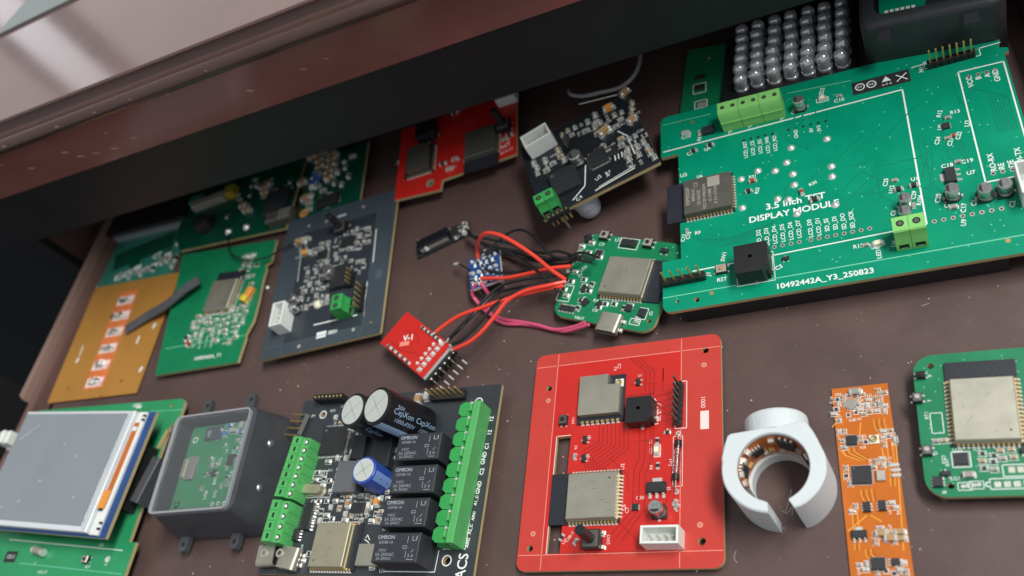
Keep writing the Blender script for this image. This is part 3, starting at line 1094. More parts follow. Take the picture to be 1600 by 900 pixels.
for i, tx in enumerate(('LCD_D0', 'LCD_D1', 'SD_SS', 'SD_DI', 'SD_DO', 'SD_SCK')):
    q0, q1 = (53.11, 24.22), (66.89, 24.58)
    s.text(tx, (q0[0] + (q1[0] - q0[0]) * i / 5, q0[1] + (q1[1] - q0[1]) * i / 5), 2.1, 90, bold=.06)
for i, tx in enumerate(('LCD_RST', 'LCD_CS', 'LCD_RS', 'LCD_WR', 'LCD_RD')):
    q0, q1 = (33.24, 66.15), (44.24, 65.9)
    s.text(tx, (q0[0] + (q1[0] - q0[0]) * i / 4, q0[1] + (q1[1] - q0[1]) * i / 4), 2.0, 90, bold=.05)
for i, tx in enumerate(('-', 'GND', '-', '5V', '3V3', '-')):
    q0, q1 = (49.35, 68.09), (63.18, 68.03)
    s.text(tx, (q0[0] + (q1[0] - q0[0]) * i / 5, q0[1] + (q1[1] - q0[1]) * i / 5), 1.9, 90, bold=.05)
for tx, q in (('VCC', (111.86, 72.95)), ('B', (114.63, 73.78)), ('A', (117.47, 73.96)), ('GND', (120.08, 72.98)), ('RO-RX', (111.98, 36.35)), ('RE', (114.36, 34.02)), ('DE', (117.19, 34.26)), ('DI-TX', (119.92, 36.94))):
    s.text(tx, q, 2.5, 90, bold=.08)
for tx, q, sz, rt in (('U7', (105.29, 33.96), 2.2, 0), ('C19', (105.01, 38.98), 2.2, 0), ('C18', (98.95, 38.84), 2.2, 0), ('C20', (94.21, 26.3), 2.2, 75), ('C17', (100.9, 20.57), 2.2, 75), ('C8', (96.39, 23.07), 2.2, 75),
                      ('U9', (99.94, 14.91), 2.2, 75), ('C2', (114.53, 18.52), 2.2, 75), ('C1', (104.12, 21.8), 2.2, 75), ('U2', (107.92, 54.81), 2.4, 75), ('R13', (105, 61.1), 2.0, 0), ('R12', (100.24, 61.82), 2.0, 70), ('U5', (99.49, 55.82), 2.0, 70),
                      ('C24', (97.8, 50.24), 2.0, 70), ('C21', (101.51, 48.49), 2.0, 70), ('C22', (104.41, 50.45), 2.0, 70), ('R12', (67.61, 13.23), 2.1, 0), ('LED1', (73.53, 9.27), 2.1, 90), ('U4', (78.59, 11.68), 2.1, 75), ('C25', (79.42, 37.23), 2.0, 75),
                      ('U12', (80.8, 33.78), 2.0, 75), ('U1', (88.41, 36.07), 2.0, 0), ('C29', (87.25, 29.54), 2.0, 75), ('R104', (88.65, 27), 2.0, 75), ('C6', (80.06, 23.9), 2.0, 75), ('SW1', (22.71, 19.3), 2.1, 75), ('RST', (21.58, 9.72), 2.2, 0),
                      ('U3', (8.9, 60.64), 2.4, 0), ('U6', (15.14, 58.21), 1.9, 0), ('C12', (8.2, 30.94), 2.0, 75), ('C13', (10.16, 31.63), 2.0, 75), ('R9', (13.55, 31.97), 2.0, 0), ('J1', (16.91, 13.15), 2.4, 75), ('C5', (41.36, 10.52), 2.2, 20),
                      ('Q3', (11.71, 70.82), 2.0, 10), ('Q4', (18.6, 70.99), 2.0, 10), ('C15', (10.4, 79.89), 2.3, 0), ('R5', (15.76, 77.17), 2.0, 75), ('D1', (17.13, 79.75), 2.0, 75), ('LED2', (63.08, 85.18), 2.2, 75), ('C10', (68.69, 79.26), 2.2, 0), ('C3', (52.37, 78.7), 2.0, 0),
                      ('J3', (47.76, 77.64), 2.0, 10), ('J4', (35.63, 77.39), 2.0, 10), ('J5', (27.93, 77.26), 2.0, 10), ('H1', (97.84, 84.19), 2.2, 75), ('R21', (35.04, 52.5), 1.8, 0), ('R22', (36.23, 45.52), 1.8, 75), ('R30', (55.8, 43.32), 1.8, 20)):
    s.text(tx, q, sz, rt, bold=.06)
s.rect((108.05, 85.77), 18.2, 3.4, 0, lw=.3); s.rect((73.57, 12.61), 4.2, 1.9, 12, lw=.3); s.rect((62.95, 81.6), 4.2, 1.9, 0, lw=.28)
s.rect((33.35, 11.74), 13, 12, 0, lw=.22)
# plated hole rows
def holerow(s, p, q, n, r0=.35, r1=.72, m='gold_pad'):
    for i in range(n):
        x, y = p[0] + (q[0] - p[0]) * i / (n - 1), p[1] + (q[1] - p[1]) * i / (n - 1)
        s.ring(x, y, s.z + .004, r0, r1, m, 12); s.disc(x, y, s.z + .004, r0, 'hole_dark', 10)
for p, q, n in (((40.5, 19.32), (49.02, 19.48), 4), ((52.87, 19.38), (72.03, 19.53), 8), ((91.67, 17.51), (111.27, 17.59), 8), ((111.53, 31.88), (117.1, 31.87), 3), ((112.07, 75.35), (120.19, 75.72), 4)):
    holerow(s, p, q, n, .38, .8, 'tin')
for p, q, n in (((32.8, 71.11), (43.66, 70.87), 5), ((49.58, 70.88), (63.02, 70.92), 6)):
    holerow(s, p, q, n, .5, .7, 'copper_green')
for q in ((17.73, 4.9), (110.74, 5.29), (13.2, 86.82)):
    s.disc(q[0], q[1], s.z, .8, 'gold_pad')
vias(s, w_, h_, 160, 'score_green', 4, .26)
s.build('silkscreen', board)
tr = MB()
for i in range(9):
    a0 = (9.92, 31.69)
    tr.poly([(a0[0] + 2 + 1.4 * i, a0[1] + 1), (a0[0] + 2 + 1.4 * i, a0[1] - 2 - .4 * i), (a0[0] + 12 + 1.4 * i, a0[1] - 8 + .6 * i), (a0[0] + 22 + 1.2 * i, a0[1] - 8 + .8 * i)], .4, Z + .02 + .0004 * i, 'copper_green')
for i in range(7):
    a0 = (111.16, 70.12)
    tr.poly([(a0[0] + 1.2 * i, a0[1] - .8 * i), (a0[0] + 5 + .9 * i, a0[1] - 3 - .8 * i), (a0[0] + 5 + .9 * i, a0[1] - 22)], .4, Z + .022 + .0004 * i, 'copper_green')
rnd = random.Random(8)
for i in range(26):
    a0 = (63.92, 57.9)
    x, y = a0[0] + rnd.uniform(-22, 24), a0[1] + rnd.uniform(-30, 18)
    L = rnd.uniform(5, 16)
    d = rnd.choice(((1, 0), (.7, .7), (0, 1), (.7, -.7), (.7, .7)))
    tr.poly([(x, y), (x + d[0] * L, y + d[1] * L), (x + d[0] * L + rnd.choice((0, 4)), y + d[1] * L + 3)], .42, Z + .02 + .0007 * i, 'copper_green')
for i in range(14):
    a0 = (93.81, 57.39)
    x, y = a0[0] + rnd.uniform(-2, 14), a0[1] + rnd.uniform(-35, 18)
    tr.poly([(x, y), (x, y - rnd.uniform(3, 14)), (x + rnd.choice((-3, 3)), y - 17)], .42, Z + .02 + .0007 * i, 'copper_green')
tr.build('traces', board)
module(T, (15.13, 47.06), Z, 90, can='can_dark', cant=2.6, label=('ESPRESSIF', 'ESP32-S3', 'CE 2AC7Z', 'FCC ID WROOM', 'IC 21098', 'R 211-171102'))
terminal(T, (37.34, 81.13), 3, Z, 0, 7.9, 7.4, 9.6, ways=2, openings=False, sr=.85)
terminal(T, (83.97, 12.45), 2, Z, 0, 4.9, 8.0, 9.6)
header(T, (0.36, 11.71), (16.17, 11.95), 5, Z, pin=6.0, bw=2.6); header(T, (99.8, 84.41), (115.55, 84.77), 7, Z, pin=6.0, bw=2.4)
buzzer(T, (33.57, 11.7), Z, 11.5, 7.6, 0)
tact(T, (21.76, 13.74), Z, 4.2, 3.6, 1.2, 0, m='tin', cap='ceramic_tan', cr=.8)
for q, r in (((54.86, 80.14), 2.3), ((84.31, 25.74), 2.2), ((83.58, 20.6), 2.2), ((98.54, 25.66), 2.4), ((107.71, 23.18), 2.4), ((113.47, 23.43), 2.4)):
    ecap(T, q, Z, r, 5.4, 0)
sot223(T, (99.15, 34.1), Z, 90, .92)
jst(T, (120.74, 22.71), 4, Z, 90, 2.5, 7.6, 8.0)
for q in ((49.78, 61.98), (47.63, 55.54), (43.26, 52.87), (49.42, 49.57), (49.44, 44.52), (43.18, 39.79), (46.91, 38.5), (49.21, 31.61), (62.78, 49.24), (62.51, 44.62), (62.26, 32.12), (37.07, 54.67), (30.76, 52.5), (30.47, 39.08), (62.59, 62.3)):
    joint(T, q, Z, 1.45, .9)
sot(T, (43.97, 13.39), Z, 0, .9)
chip(T, (19.69, 79.6), 4.6, 3.4, 2.0, Z, 0, legs=None, name='diode')
chip(T, (101.26, 55.54), 2.4, 2.4, .9, Z, 0, legs='x', pitch=.6, ll=.4)
sm = Smalls(Z, None, 5)
for q, rt, k, sc in (((34.89, 50.11), 10, 'red', 1.5), ((51.76, 40.37), 100, 'red', 1.4), ((33.21, 45.76), 10, 'k', 1.4), ((55.74, 35.84), 10, 'k', 1.7), ((73.57, 12.61), 8, 'led', 1.7), ((62.99, 81.91), 0, 'led', 1.5), ((70, 12.93), 5, 'g', 1.1),
                     ((82.26, 36.98), 0, 'g', 1.1), ((82.92, 32.91), 0, 'k', 1.5), ((87.79, 33.21), 0, 'k', 1.5), ((86.6, 25.13), 90, 'g', 1.1), ((102.43, 58.99), 0, 'g', 1.1), ((102.86, 50.65), 0, 'red', 1.1), ((100.79, 50.16), 0, 'g', 1.0), ((102.33, 39.22), 0, 'g', 1.2), ((98.01, 21.33), 0, 'g', 1.4),
                     ((13.27, 71.33), 8, 'k', 1.5), ((19.92, 72.23), 8, 'k', 1.5), ((10.43, 81.23), 0, 's', 1.8), ((15.86, 80.16), 90, 'g', 1.1), ((9.72, 33.49), 90, 'g', 1.1), ((68.89, 81.14), 0, 'g', 1.1)):
    sm.one(q, rt, k, sc, False)
sm.build(T)
# black label with printed symbols
lb = Silk(Z, 'chip_black')
c0, c1 = (74.53, 82.72), (92.99, 83.42)
cx, cy = (c0[0] + c1[0]) / 2, (c0[1] + c1[1]) / 2
lw = c1[0] - c0[0] + 1.5
lb.fill((cx, cy), lw, 6.2)
for k in (0, 1):
    x = cx - lw * .36 + lw * .20 * k
    lb.ring(x, cy + .2, lb.z + .01, 1.35, 1.75, 'silk', 16); lb.text('EN'[k] + 'X', (x, cy + .2), 1.4, 0, m='silk', dz=.012)
x = cx + lw * .10
lb.add([(x - 1.6, cy - .2, lb.z + .01), (x + 1.6, cy - .2, lb.z + .01), (x, cy + 2.3, lb.z + .01)], [[0, 1, 2]], 'silk')
lb.text('e-4 A', (x, cy - 1.6), 1.5, 0, m='silk', dz=.012)
x = cx + lw * .36
lb.line((x - 1.8, cy - 1.6), (x + 1.8, cy + 1.6), .4, lb.z + .01, 'silk'); lb.line((x - 1.8, cy + 1.6), (x + 1.8, cy - 1.6), .4, lb.z + .013, 'silk'); lb.rect((x, cy), 2.4, 2.2, 0, .3, m='silk')
lb.build('symbol_label', T)
# display panel carried underneath
b = MB(); b.box(6, w_ - 14, 1.2, 70, -9.2, -1.2, 'plastic_black', ch=.3); b.build('display_panel', T)
b = MB(); b.box(24, 60, 4, 6.6, -1.18, -.02, 'plastic_black'); b.box(24, 60, 60, 62.6, -1.18, -.02, 'plastic_black'); b.build('socket_strips', T)

# ================================================================ green corner board at the right edge
T = thing('green_circuit_board', 'rounded green board with large silver module at the right edge of the photo', 'circuit board', ((132.51, 9.73, 6), -4.62), 1.6)
w_, h_ = (36.7, 44.97)
board = pcb(T, rrect(0, 0, w_, h_, 6.0, 7), [circ((5.08, 41.27), 1.0), circ((6.68, 3.3), .95)], 'mask_green_dull')
s = Silk(Z)
s.rect((4.98, 22.55), 3.2, 6.4, 0, .22); s.text('BT1', (2.47, 25.17), 1.5, 90); s.text('U20', (9.49, 13.91), 1.6, 0); s.text('TP4', (14.27, 13.86), 1.4, 0); s.text('ESD', (5.69, 11.18), 1.5, 90); s.text('BAT', (6.44, 10.37), 1.4, 90)
s.rect((10.16, 10.97), 4.8, 4.6, 0, .25); s.text('U21', (8.05, 5.33), 1.5, 0); s.text('B', (4.85, 1.48), 1.6, 90); s.rect((10.24, 3), 3.6, 2.2, 0, .2); s.rect((13.18, 3.28), 3.6, 2.2, 0, .2)
s.rect((23.03, 7.19), 5.6, 3.4, 0, .25); s.rect((24.08, 3.46), 15, 3.0, 0, .25); s.text('R', (4.59, 38.06), 1.5, 90); s.text('T', (3.8, 29.85), 1.5, 90); s.text('U', (3.71, 13.23), 1.5, 90)
for i in range(5):
    q = (18.43, 3.29); s.fill((q[0] + 2.4 * i, q[1]), 1.7, 1.6, 0, 'solder')
for i in range(2):
    q = (22.43, 7.4); s.fill((q[0] + 2.2 * i, q[1]), 1.6, 1.7, 0, 'tin')
for q in ((9.75, 3.01), (10.91, 3.16), (12.7, 3.29), (13.84, 3.44)):
    s.disc(q[0], q[1], s.z + .01, .6, 'solder')
q = (16.06, 3.37); s.ring(q[0], q[1], s.z, .45, .75, 'silk')
sm = Smalls(Z, s, 21)
for q in ((4.23, 16.76), (6.28, 16.84), (15.73, 12.44), (15.45, 10.15), (15.68, 8.06), (20.31, 12.97), (23.06, 13.22), (20.65, 10.67), (23.38, 10.92), (18.15, 9.84), (18.19, 7.58), (18.55, 11.72)):
    sm.one(q, 0, sm.r.choice('gcr'), 1.0)
sm.one((11.57, 6.14), 0, 'g', 1.7, False); sm.one((11.09, 6.16), 0, 'red', 1.2, False)
sm.build(T)
vias(s, w_, h_, 70, 'score_green', 5, .22)
s.build('silkscreen', board)
q0 = (17.52, 26.67)
module(T, (q0[0] + .4, q0[1] + 1.2), Z, -1.5, W=19.0, H=26.8, canw=16.8, canh=19.4, cany=-2.9, cant=2.6, can='can', ant=5.4, pitch=1.27)
chip(T, (10.16, 10.97), 3.6, 3.6, .9, Z, legs='xy', pitch=.5, ll=.35)
tact(T, (2.1, 38.08), Z, 2.6, 2.2, 1.5, 0, m='chip_black'); tact(T, (0.51, 30.53), Z, 2.8, 3.0, 1.7, 0, m='chip_grey', cap='tin'); tact(T, (1.54, 13.73), Z, 2.8, 3.0, 1.7, 0, m='chip_grey', cap='tin')
sot(T, (5.73, 6.75), Z, 0, 1.0); chip(T, (3.49, 4.35), 2.6, 3.0, 1.2, Z, legs='x', pitch=.9, ll=.5)
sot(T, (26.76, 12.65), Z, 0, 1.1)
leads(T, [(5, 8), (5, h_ - 9), (w_ - 6, 8), (w_ - 6, h_ - 9)], 0, 4.4, .6)


# ================================================================ relay controller board
T = thing('relay_controller', 'black relay board with green terminal strips, four relays and two tall black capacitors', 'circuit board', ((-106.73, 4.98, 6), -4.84), 1.6)
w_, h_ = (94.65, 72.75)
hl = [circ((83.23, 5.83), 1.4), circ((85.65, 65.95), 1.2), circ((11.9, 65.62), 1.1)]
board = pcb(T, rrect(0, 0, w_, h_, .6, 2), hl, 'mask_black')
s = Silk(Z)
for q, r in (((83.23, 5.83), 2.0), ((85.65, 65.95), 1.8), ((11.9, 65.62), 1.8)):
    s.ring(q[0], q[1], s.z, r - .45, r, 'silk', 20)
for i, (tx, q) in enumerate((('12', (92.39, 58.41)), ('C1', (92.25, 47.76)), ('GND', (91.7, 43.07)), ('C2', (91.77, 37.94)), ('GND', (91.47, 31.94)), ('A1_C', (91.24, 27.22)), ('AIN1', (91.17, 21.63)), ('A2_C', (90.73, 16.83)), ('AIN2', (90.54, 12.09)), ('12', (92.45, 53.04)))):
    s.text(tx, q, 2.2 if i in (0, 1, 2, 3, 4, 9) else 1.55, 86, bold=.1)
s.text('ACS', (89.74, 3.91), 5.4, 88, sx=.9, bold=.12)
s.ln((79.39, 9.38), (79.1, 1.81), (57.94, 1.74), w=.3); s.ln((89.54, 62.5), (89.92, 9.86), (80.88, 9.84), w=.3)
s.text('IO5', (16.45, 67.03), 1.6, 0); s.text('JP1', (6.97, 65.37), 1.6, 0); s.text('J7', (47.95, 13.53), 3.4, 60); s.text('U1', (57.06, 1.96), 2.2, 0)
s.rect((18.1, 39.26), 6.5, 3.2, 0, .3); s.rect((19.93, 33.14), 11.5, 6.4, 0, .25)
sm = Smalls(Z, s, 33)
av = [(0, 0, 14, 60)]
x0, y0 = (13.46, 44)
sm.cloud(16, 20, 52, 42, 70, 1.15, kinds='ggcsr', gap=2.0, text=.22, tsz=1.5)
sm.cloud(16, 2, 34, 12, 12, 1.05, kinds='gsr', gap=2.2, text=.3, tsz=1.5)
sm.cloud(18, 44, 34, 70, 36, 1.15, kinds='gcs', gap=2.2, text=.25, tsz=1.5)
sm.cloud(36, 44, 54, 66, 30, 1.3, kinds='cgs', gap=2.4, text=.1, tsz=1.5)
sm.cloud(52, 2, 57, 38, 14, 1.0, kinds='sgc', gap=2.2, text=.1, tsz=1.5)
for q, k, sc in (((48.78, 27.37), 'o', 1.9), ((33.46, 51.77), 'o', 1.5), ((35.58, 26.89), 'c', 1.8), ((45.32, 23.73), 'g', 1.6), ((58.31, 68.81), 'c', 2.4), ((45.27, 26.2), 'led', 1.4), ((61.94, 69.91), 's', 2.0)):
    sm.one(q, 90, k, sc, False)
sm.build(T)
s.build('silkscreen', board)
for i, q in enumerate(((69.65, 44.44), (70.19, 31.92), (69.41, 19.68), (68.56, 7.21))):
    b = MB().at(q[0], q[1], 0)
    b.cbox(0, 0, Z + .2, 18.6, 10.4, 10.8, 'relay_black', ch=.35)
    o = b.build('relay', T)
    o['label'] = ('relay nearest the capacitors', 'second relay below the capacitors', 'third relay below the capacitors', 'relay nearest the front edge')[i]
    p = Silk(Z + 11.0, 'relay_print').at(q[0], q[1], 0)
    p.text('OMRON', (-4.6, 3.4), 1.9, 0, bold=.1); p.text('G5NB-1A', (-4.4, 1.7), 1.5, 0); p.text('5VDC', (-5.2, -1.1), 1.3, 0); p.text('5A 250VAC', (-4.0, -2.6), 1.6, 0); p.text('5A 30VDC', (-4.2, -4.0), 1.4, 0)
    p.ln((4.6, 3.8), (4.6, 1.4), w=.2); p.rect((3.8, 0), 1.6, .9, 0, .2); p.ln((4.6, -1.2), (4.6, -3.6), w=.2)
    p.ln((6.4, 4.0), (6.4, 2.4), (8.2, 2.4), (8.2, 4.0), w=.25); p.text('1 3', (7.2, 2.9), 1.7, 0); p.text('5 4', (6.6, -3.0), 1.8, 0); p.ln((5.2, -4.2), (8.0, -4.2), w=.22); p.ln((6.6, -1.8), (7.6, -.8), w=.2)
    p.build('print', o)
# right-hand two-level terminal strip
q0, q1 = (84.61, 65.49), (85.04, 9.85)
n = 9
a = (87.51, 62.49); c = (85.31, 9.69)
L = math.dist(a, c)
rt = math.degrees(math.atan2(a[1] - c[1], a[0] - c[0]))
xm, ym = (a[0] + c[0]) / 2, (a[1] + c[1]) / 2
b = MB().at(xm, ym, rt)
b.box(-L / 2, L / 2, -4.2, -1.2, Z + .1, Z + 8.6, 'green_plastic', ch=.3)
b.box(-L / 2, L / 2, -1.2, 5.2, Z + .1, Z + 3.0, 'green_plastic_deep')
o = b.build('terminal_strip', T)
for i in range(n):
    x = -L / 2 + L * (i + .5) / n
    g = MB().at(xm, ym, rt)
    pw = L / n / 2 - .12
    g.prism([(x - pw, -.2), (x + pw, -.2), (x + pw, 3.4), (x + pw * .55, 5.0), (x - pw * .55, 5.0), (x - pw, 3.4)], Z + 3.0, Z + 7.4, 'green_plastic_deep')
    g.build('clamp_cell', o)
    g = MB().at(xm, ym, rt); g.box(x - pw * .45, x + pw * .45, -1.15, -.3, Z + 3.0, Z + 9.2, 'green_plastic', ch=.1); g.build('coding_rib', o)
    g = MB().at(xm, ym, rt); g.box(x - .5 + pw * .8, x + .5 + pw * .8, -.6, .4, Z + 7.4, Z + 8.3, 'solder', ch=.25); g.build('contact', o)
# left-hand terminal strips
for (p0, p1, n) in (((11.4, 52.09), (9.56, 27.31), 7), ((9.35, 26.02), (8.99, 9.92), 4)):
    L = math.dist(p0, p1); rt = math.degrees(math.atan2(p0[1] - p1[1], p0[0] - p1[0])); xm, ym = (p0[0] + p1[0]) / 2, (p0[1] + p1[1]) / 2
    b = MB().at(xm, ym, rt)
    prof = [(-4.4, .1), (-4.4, 5.6), (-3.9, 7.6), (-1.2, 8.0), (-.9, 9.4), (3.2, 9.6), (4.6, 7.4), (4.6, .1)]
    k = len(prof)
    b.add([(x, y, Z + zz) for x in (-L / 2, L / 2) for y, zz in prof], [[j, (j + 1) % k, k + (j + 1) % k, k + j] for j in range(k)] + [list(range(k))[::-1], [k + j for j in range(k)]], 'green_plastic')
    o = b.build('terminal_strip', T)
    for i in range(n):
        x = -L / 2 + L * (i + .5) / n
        g = MB().at(xm, ym, rt); g.cyl(x, -2.6, Z + 7.80, Z + 7.86, 1.25, 'hole_dark', 12); g.dome(x, -2.6, Z + 7.86, .9, .6, 'solder', 10, 3); g.build('screw', o)
        g = MB().at(xm, ym, rt); g.box(x - .9, x + .9, 4.55, 4.66, Z + 2.2, Z + 5.0, 'hole_dark'); g.box(x - .9, x + .9, .4, 1.3, Z + 9.5, Z + 9.62, 'hole_dark'); g.build('wire_opening', o)
        if i:
            g = MB().at(xm, ym, rt); xx = -L / 2 + L * i / n; g.box(xx - .12, xx + .12, -4.46, 4.64, Z + .2, Z + 7.0, 'green_plastic_deep'); g.box(xx - .14, xx + .14, -.7, 3.3, Z + 9.3, Z + 9.66, 'green_plastic_deep'); g.build('cell_seam', o)
# capacitors
radial(T, (62.87, 57.21), Z, 7.4, 25.0, lean=(14, 196), sang=-84, prints=(('CapXon', -16, 17, 3.0), ('CapXon', -16, 5.6, 3.0), ('1000uF50V', -40, 15.0, 2.3), ('1000uF', -40, 4.2, 2.3), ('50V', -2, 19, 2.2)), pm='sleeve_stripe')
radial(T, (48.66, 57.27), Z, 6.8, 22.0, lean=(12, 196), sang=-150, prints=(('CapXon', -62, 12, 2.6),), pm='sleeve_stripe')
radial(T, (48.65, 35.53), Z, 5.3, 12.5, 'sleeve_blue', 'sleeve_stripe_blue', sang=-20, prints=(('-', -20, 7.5, 4.0), ('-', -20, 3.0, 4.0)), pm='sleeve_black')
chip(T, (21.38, 53.21), 12.2, 12.2, 1.4, Z, 0, legs='xy', pitch=.8, ll=.9)
chip(T, (34.35, 36.81), 11.0, 12.6, 3.6, Z, 0, m='chip_grey', name='inductor', dot=False)
chip(T, (48.22, 45.86), 9.0, 12.0, 4.2, Z, 0, name='voltage_regulator', dot=False); chip(T, (35.71, 49.36), 6.0, 10.0, 2.4, Z, 0, name='diode', dot=False)
chip(T, (17.93, 22.12), 4.6, 10.6, 1.7, Z, 0, legs='x', pitch=1.27, ll=1.3)
chip(T, (41.15, 25.03), 6.0, 4.0, 1.6, Z, 0, legs='y', pitch=1.2, ll=.7); chip(T, (51.11, 7.13), 10.0, 8.0, 2.2, Z, 0, m='can', name='shielded_part', dot=False); chip(T, (13.95, 14.85), 4.0, 4.6, 1.6, Z, 0, legs='x', pitch=1.2)
chip(T, (47.88, 56.89), 16.0, 5.0, 3.0, Z, -20, name='diode', dot=False)
q = (17.83, 32.48)
b = MB().at(q[0], q[1], -3); b.prism(rrect(-5.6, -2.3, 5.6, 2.3, 2.25, 6), Z + .1, Z + .6, 'tin'); b.prism(rrect(-5.0, -1.8, 5.0, 1.8, 1.75, 6), Z + .6, Z + 3.4, 'can_gold'); b.build('crystal', T)
module(T, (34.67, 10.46), Z, -90, W=18.0, H=21.0, canw=16.4, canh=15.4, cany=-1.2, cant=2.6, can='can_gold', ant=1.0, pitch=1.27)
usbc(T, (15.26, 5.46), Z, -8, 9.0, 8.2, 4.0)
q = (1.22, 6.55)
b = MB(); b.M = Matrix.Translation((q[0] + 3.4, q[1], Z)) @ Matrix.Rotation(math.radians(-90 + 4), 4, 'Z') @ Matrix.Rotation(math.radians(90), 4, 'X')
b.prism(rrect(-4.4, .3, 4.4, 4.0, 1.5, 4), -4, 4, 'can', holes=[rrect(-3.9, .8, 3.9, 3.5, 1.1, 4)]); b.prism(rrect(-3.9, .8, 3.9, 3.5, 1.1, 4), -3.6, -1.0, 'hole_dark')
b.build('usb_port', T)
for k, q in enumerate(((4.12, 6.85), (11.68, 6.9))):
    g = MB(); g.lathe([(.9, Z + .1), (1.7, Z + .1), (1.7, Z + 4.3), (.9, Z + 4.3)], q[0], q[1], 'tin', 14, cap=False); g.build('mounting_ring', T)
header(T, (8.43, 71.68), (23.39, 71.44), 8, Z, pin=.3, bh=4.5, below=1.5)
header(T, (64.45, 69.17), (80.06, 69.05), 6, Z, pin=5.5, bw=4.0, below=1.5)
# right-angle pin header over the left edge
p0, p1 = (4.91, 65.5), (3.02, 56.43)
b = MB(); b.tube([(p0[0], p0[1], Z + 1.3), (p1[0], p1[1], Z + 1.3)], 1.25, 'plastic_black', 4); o = b.build('pin_header', T)
for i in range(4):
    t = i / 3; x, y = p0[0] + (p1[0] - p0[0]) * t, p0[1] + (p1[1] - p0[1]) * t
    g = MB(); g.tube([(x, y, Z + 1.3), (x - 8, y + .8, Z + 1.3)], .33, 'gold_pad', 4); g.build('pin', o)
leads(T, [(5, 6), (5, h_ - 6), (w_ - 6, 8), (w_ - 6, h_ - 8)], 0, 4.4, .6)

# ================================================================ grey enclosure with clear lid
(x0, y0, z0), dg = ((-154.95, 27.35, 24), -2.28)
T = thing('sensor_box', 'dark grey plastic box with clear lid showing a green board inside, beside the relay board', 'enclosure', ((x0, y0, 0), dg))
w_, h_ = (41.31, 42.86)
HZ = z0
b = MB()
lo, hi = rrect(-4.0, -3.6, w_ + 6.0, h_ + 3.6, 6.0, 6), rrect(-.6, -.6, w_ + 2.4, h_ + .6, 4.2, 6)
nn = len(lo)
i_ = rrect(1.6, 1.6, w_ - 1.6, h_ - 1.6, 2.2, 6)
vs = [(x, y, z) for ring_, z in ((lo, .3), (lo, 6.0), (hi, HZ - 2.6), (hi, HZ - 1.5), (i_, HZ - 1.5), (i_, 3.0)) for x, y in ring_]
fs = [list(range(nn))[::-1]] + [[k * nn + i, k * nn + (i + 1) % nn, k * nn + nn + (i + 1) % nn, k * nn + nn + i] for k in range(5) for i in range(nn)] + [[5 * nn + i for i in range(nn)]]
b.add(vs, fs, 'plastic_grey')
body = b.build('box_body', T)
b = MB(); b.prism(rrect(0, 0, w_, h_, 2.6, 6), HZ - 1.45, HZ, 'clear_rim', holes=[rrect(1.9, .9, w_ - .7, h_ - .8, 1.8, 6)]); lid = b.build('lid_rim', T)
b = MB(); b.prism(rrect(1.95, .95, w_ - .75, h_ - .85, 1.75, 6), HZ - 1.0, HZ - .2, 'clear_lid'); b.build('clear_window', T)
ib = MB(); zi = HZ - 5.0
ib.prism(rrect(7, 1.8, w_ - 1.8, h_ - 4.0, 1.0, 3), zi - 1.6, zi, 'mask_green_pale', 'fr4'); inner = ib.build('inner_board', T)
b = MB(); b.box(5, w_ - 2, 3, h_ - 4, 3.02, zi - 1.62, 'plastic_black'); b.build('battery', T)
s = Silk(zi)
for tx, q, sz in (('BAT', (w_ - 14, 14), 2.2), ('USB', (w_ - 17, 8), 2.2), ('3V3', (w_ - 12, 8), 2.0), ('SDA', (w_ - 18, 22), 2.2), ('SCL', (w_ - 14, 22), 2.2), ('GND', (w_ - 8, 24), 2.2), ('TX', (w_ - 6, 16), 2.2), ('RX', (w_ - 5, 30), 2.2)):
    s.text(tx, q, sz, 90, bold=.08)
for k in range(3):
    s.ring(w_ - 6 - 3 * k, 4, s.z, .5, .9, 'silk'); s.ring(10, 5 + 28 * (k % 2), s.z, .8, 1.5, 'silk')
sm = Smalls(zi, s, 12); sm.cloud(w_ - 20, 10, w_ - 4, h_ - 8, 22, 1.0, kinds='krg', gap=2.4, text=.1); sm.cloud(16, h_ - 9, w_ - 4, h_ - 5, 8, 1.5, kinds='bgs'); sm.build(inner)
s.build('silkscreen', inner)
chip(inner, (w_ - 8, 22), 3.4, 4.6, 1.0, zi, legs='x'); chip(inner, (w_ - 15, 17), 2.4, 3.0, 1.0, zi); chip(inner, (9.5, 20), 2.2, 8.0, 1.6, zi, m='can_gold', name='connector', dot=False); chip(inner, (13, 20), 5.0, 10.0, 1.2, zi, m='ceramic_grey', name='connector', dot=False); chip(inner, (20, h_ - 8), 8, 6, 1.2, zi, m='mask_slate_glare', name='chip', dot=False)
for k, yy in enumerate((h_ * .72, h_ * .28)):
    b = MB(); b.M = Matrix.Translation((w_ + 4.0, yy, HZ * .52)) @ Matrix.Rotation(math.radians(76), 4, 'Y'); b.dome(0, 0, 0, 1.9, 1.2, 'alu', 14, 4); b.build('screw', T)
for (x, y, sy) in ((5, -2.6, -1), (w_ - 9, -2.6, -1), (9, h_ + 2.6, 1), (w_ - 8, h_ + 2.6, 1)):
    b = MB()
    pts = [(x - 2.2, y - .4 * sy), (x + 2.2, y - .4 * sy), (x + 2.2, y + 5.5 * sy), (x + 1.2, y + 7.2 * sy), (x - 1.2, y + 7.2 * sy), (x - 2.2, y + 5.5 * sy)]
    zl = 15.0 if sy > 0 else 3.0
    b.prism(pts if sy > 0 else pts[::-1], zl, zl + 2.6, 'plastic_grey', holes=[circ((x, y + 4.4 * sy), 1.0, 10)])
    b.build('mounting_lug', T)

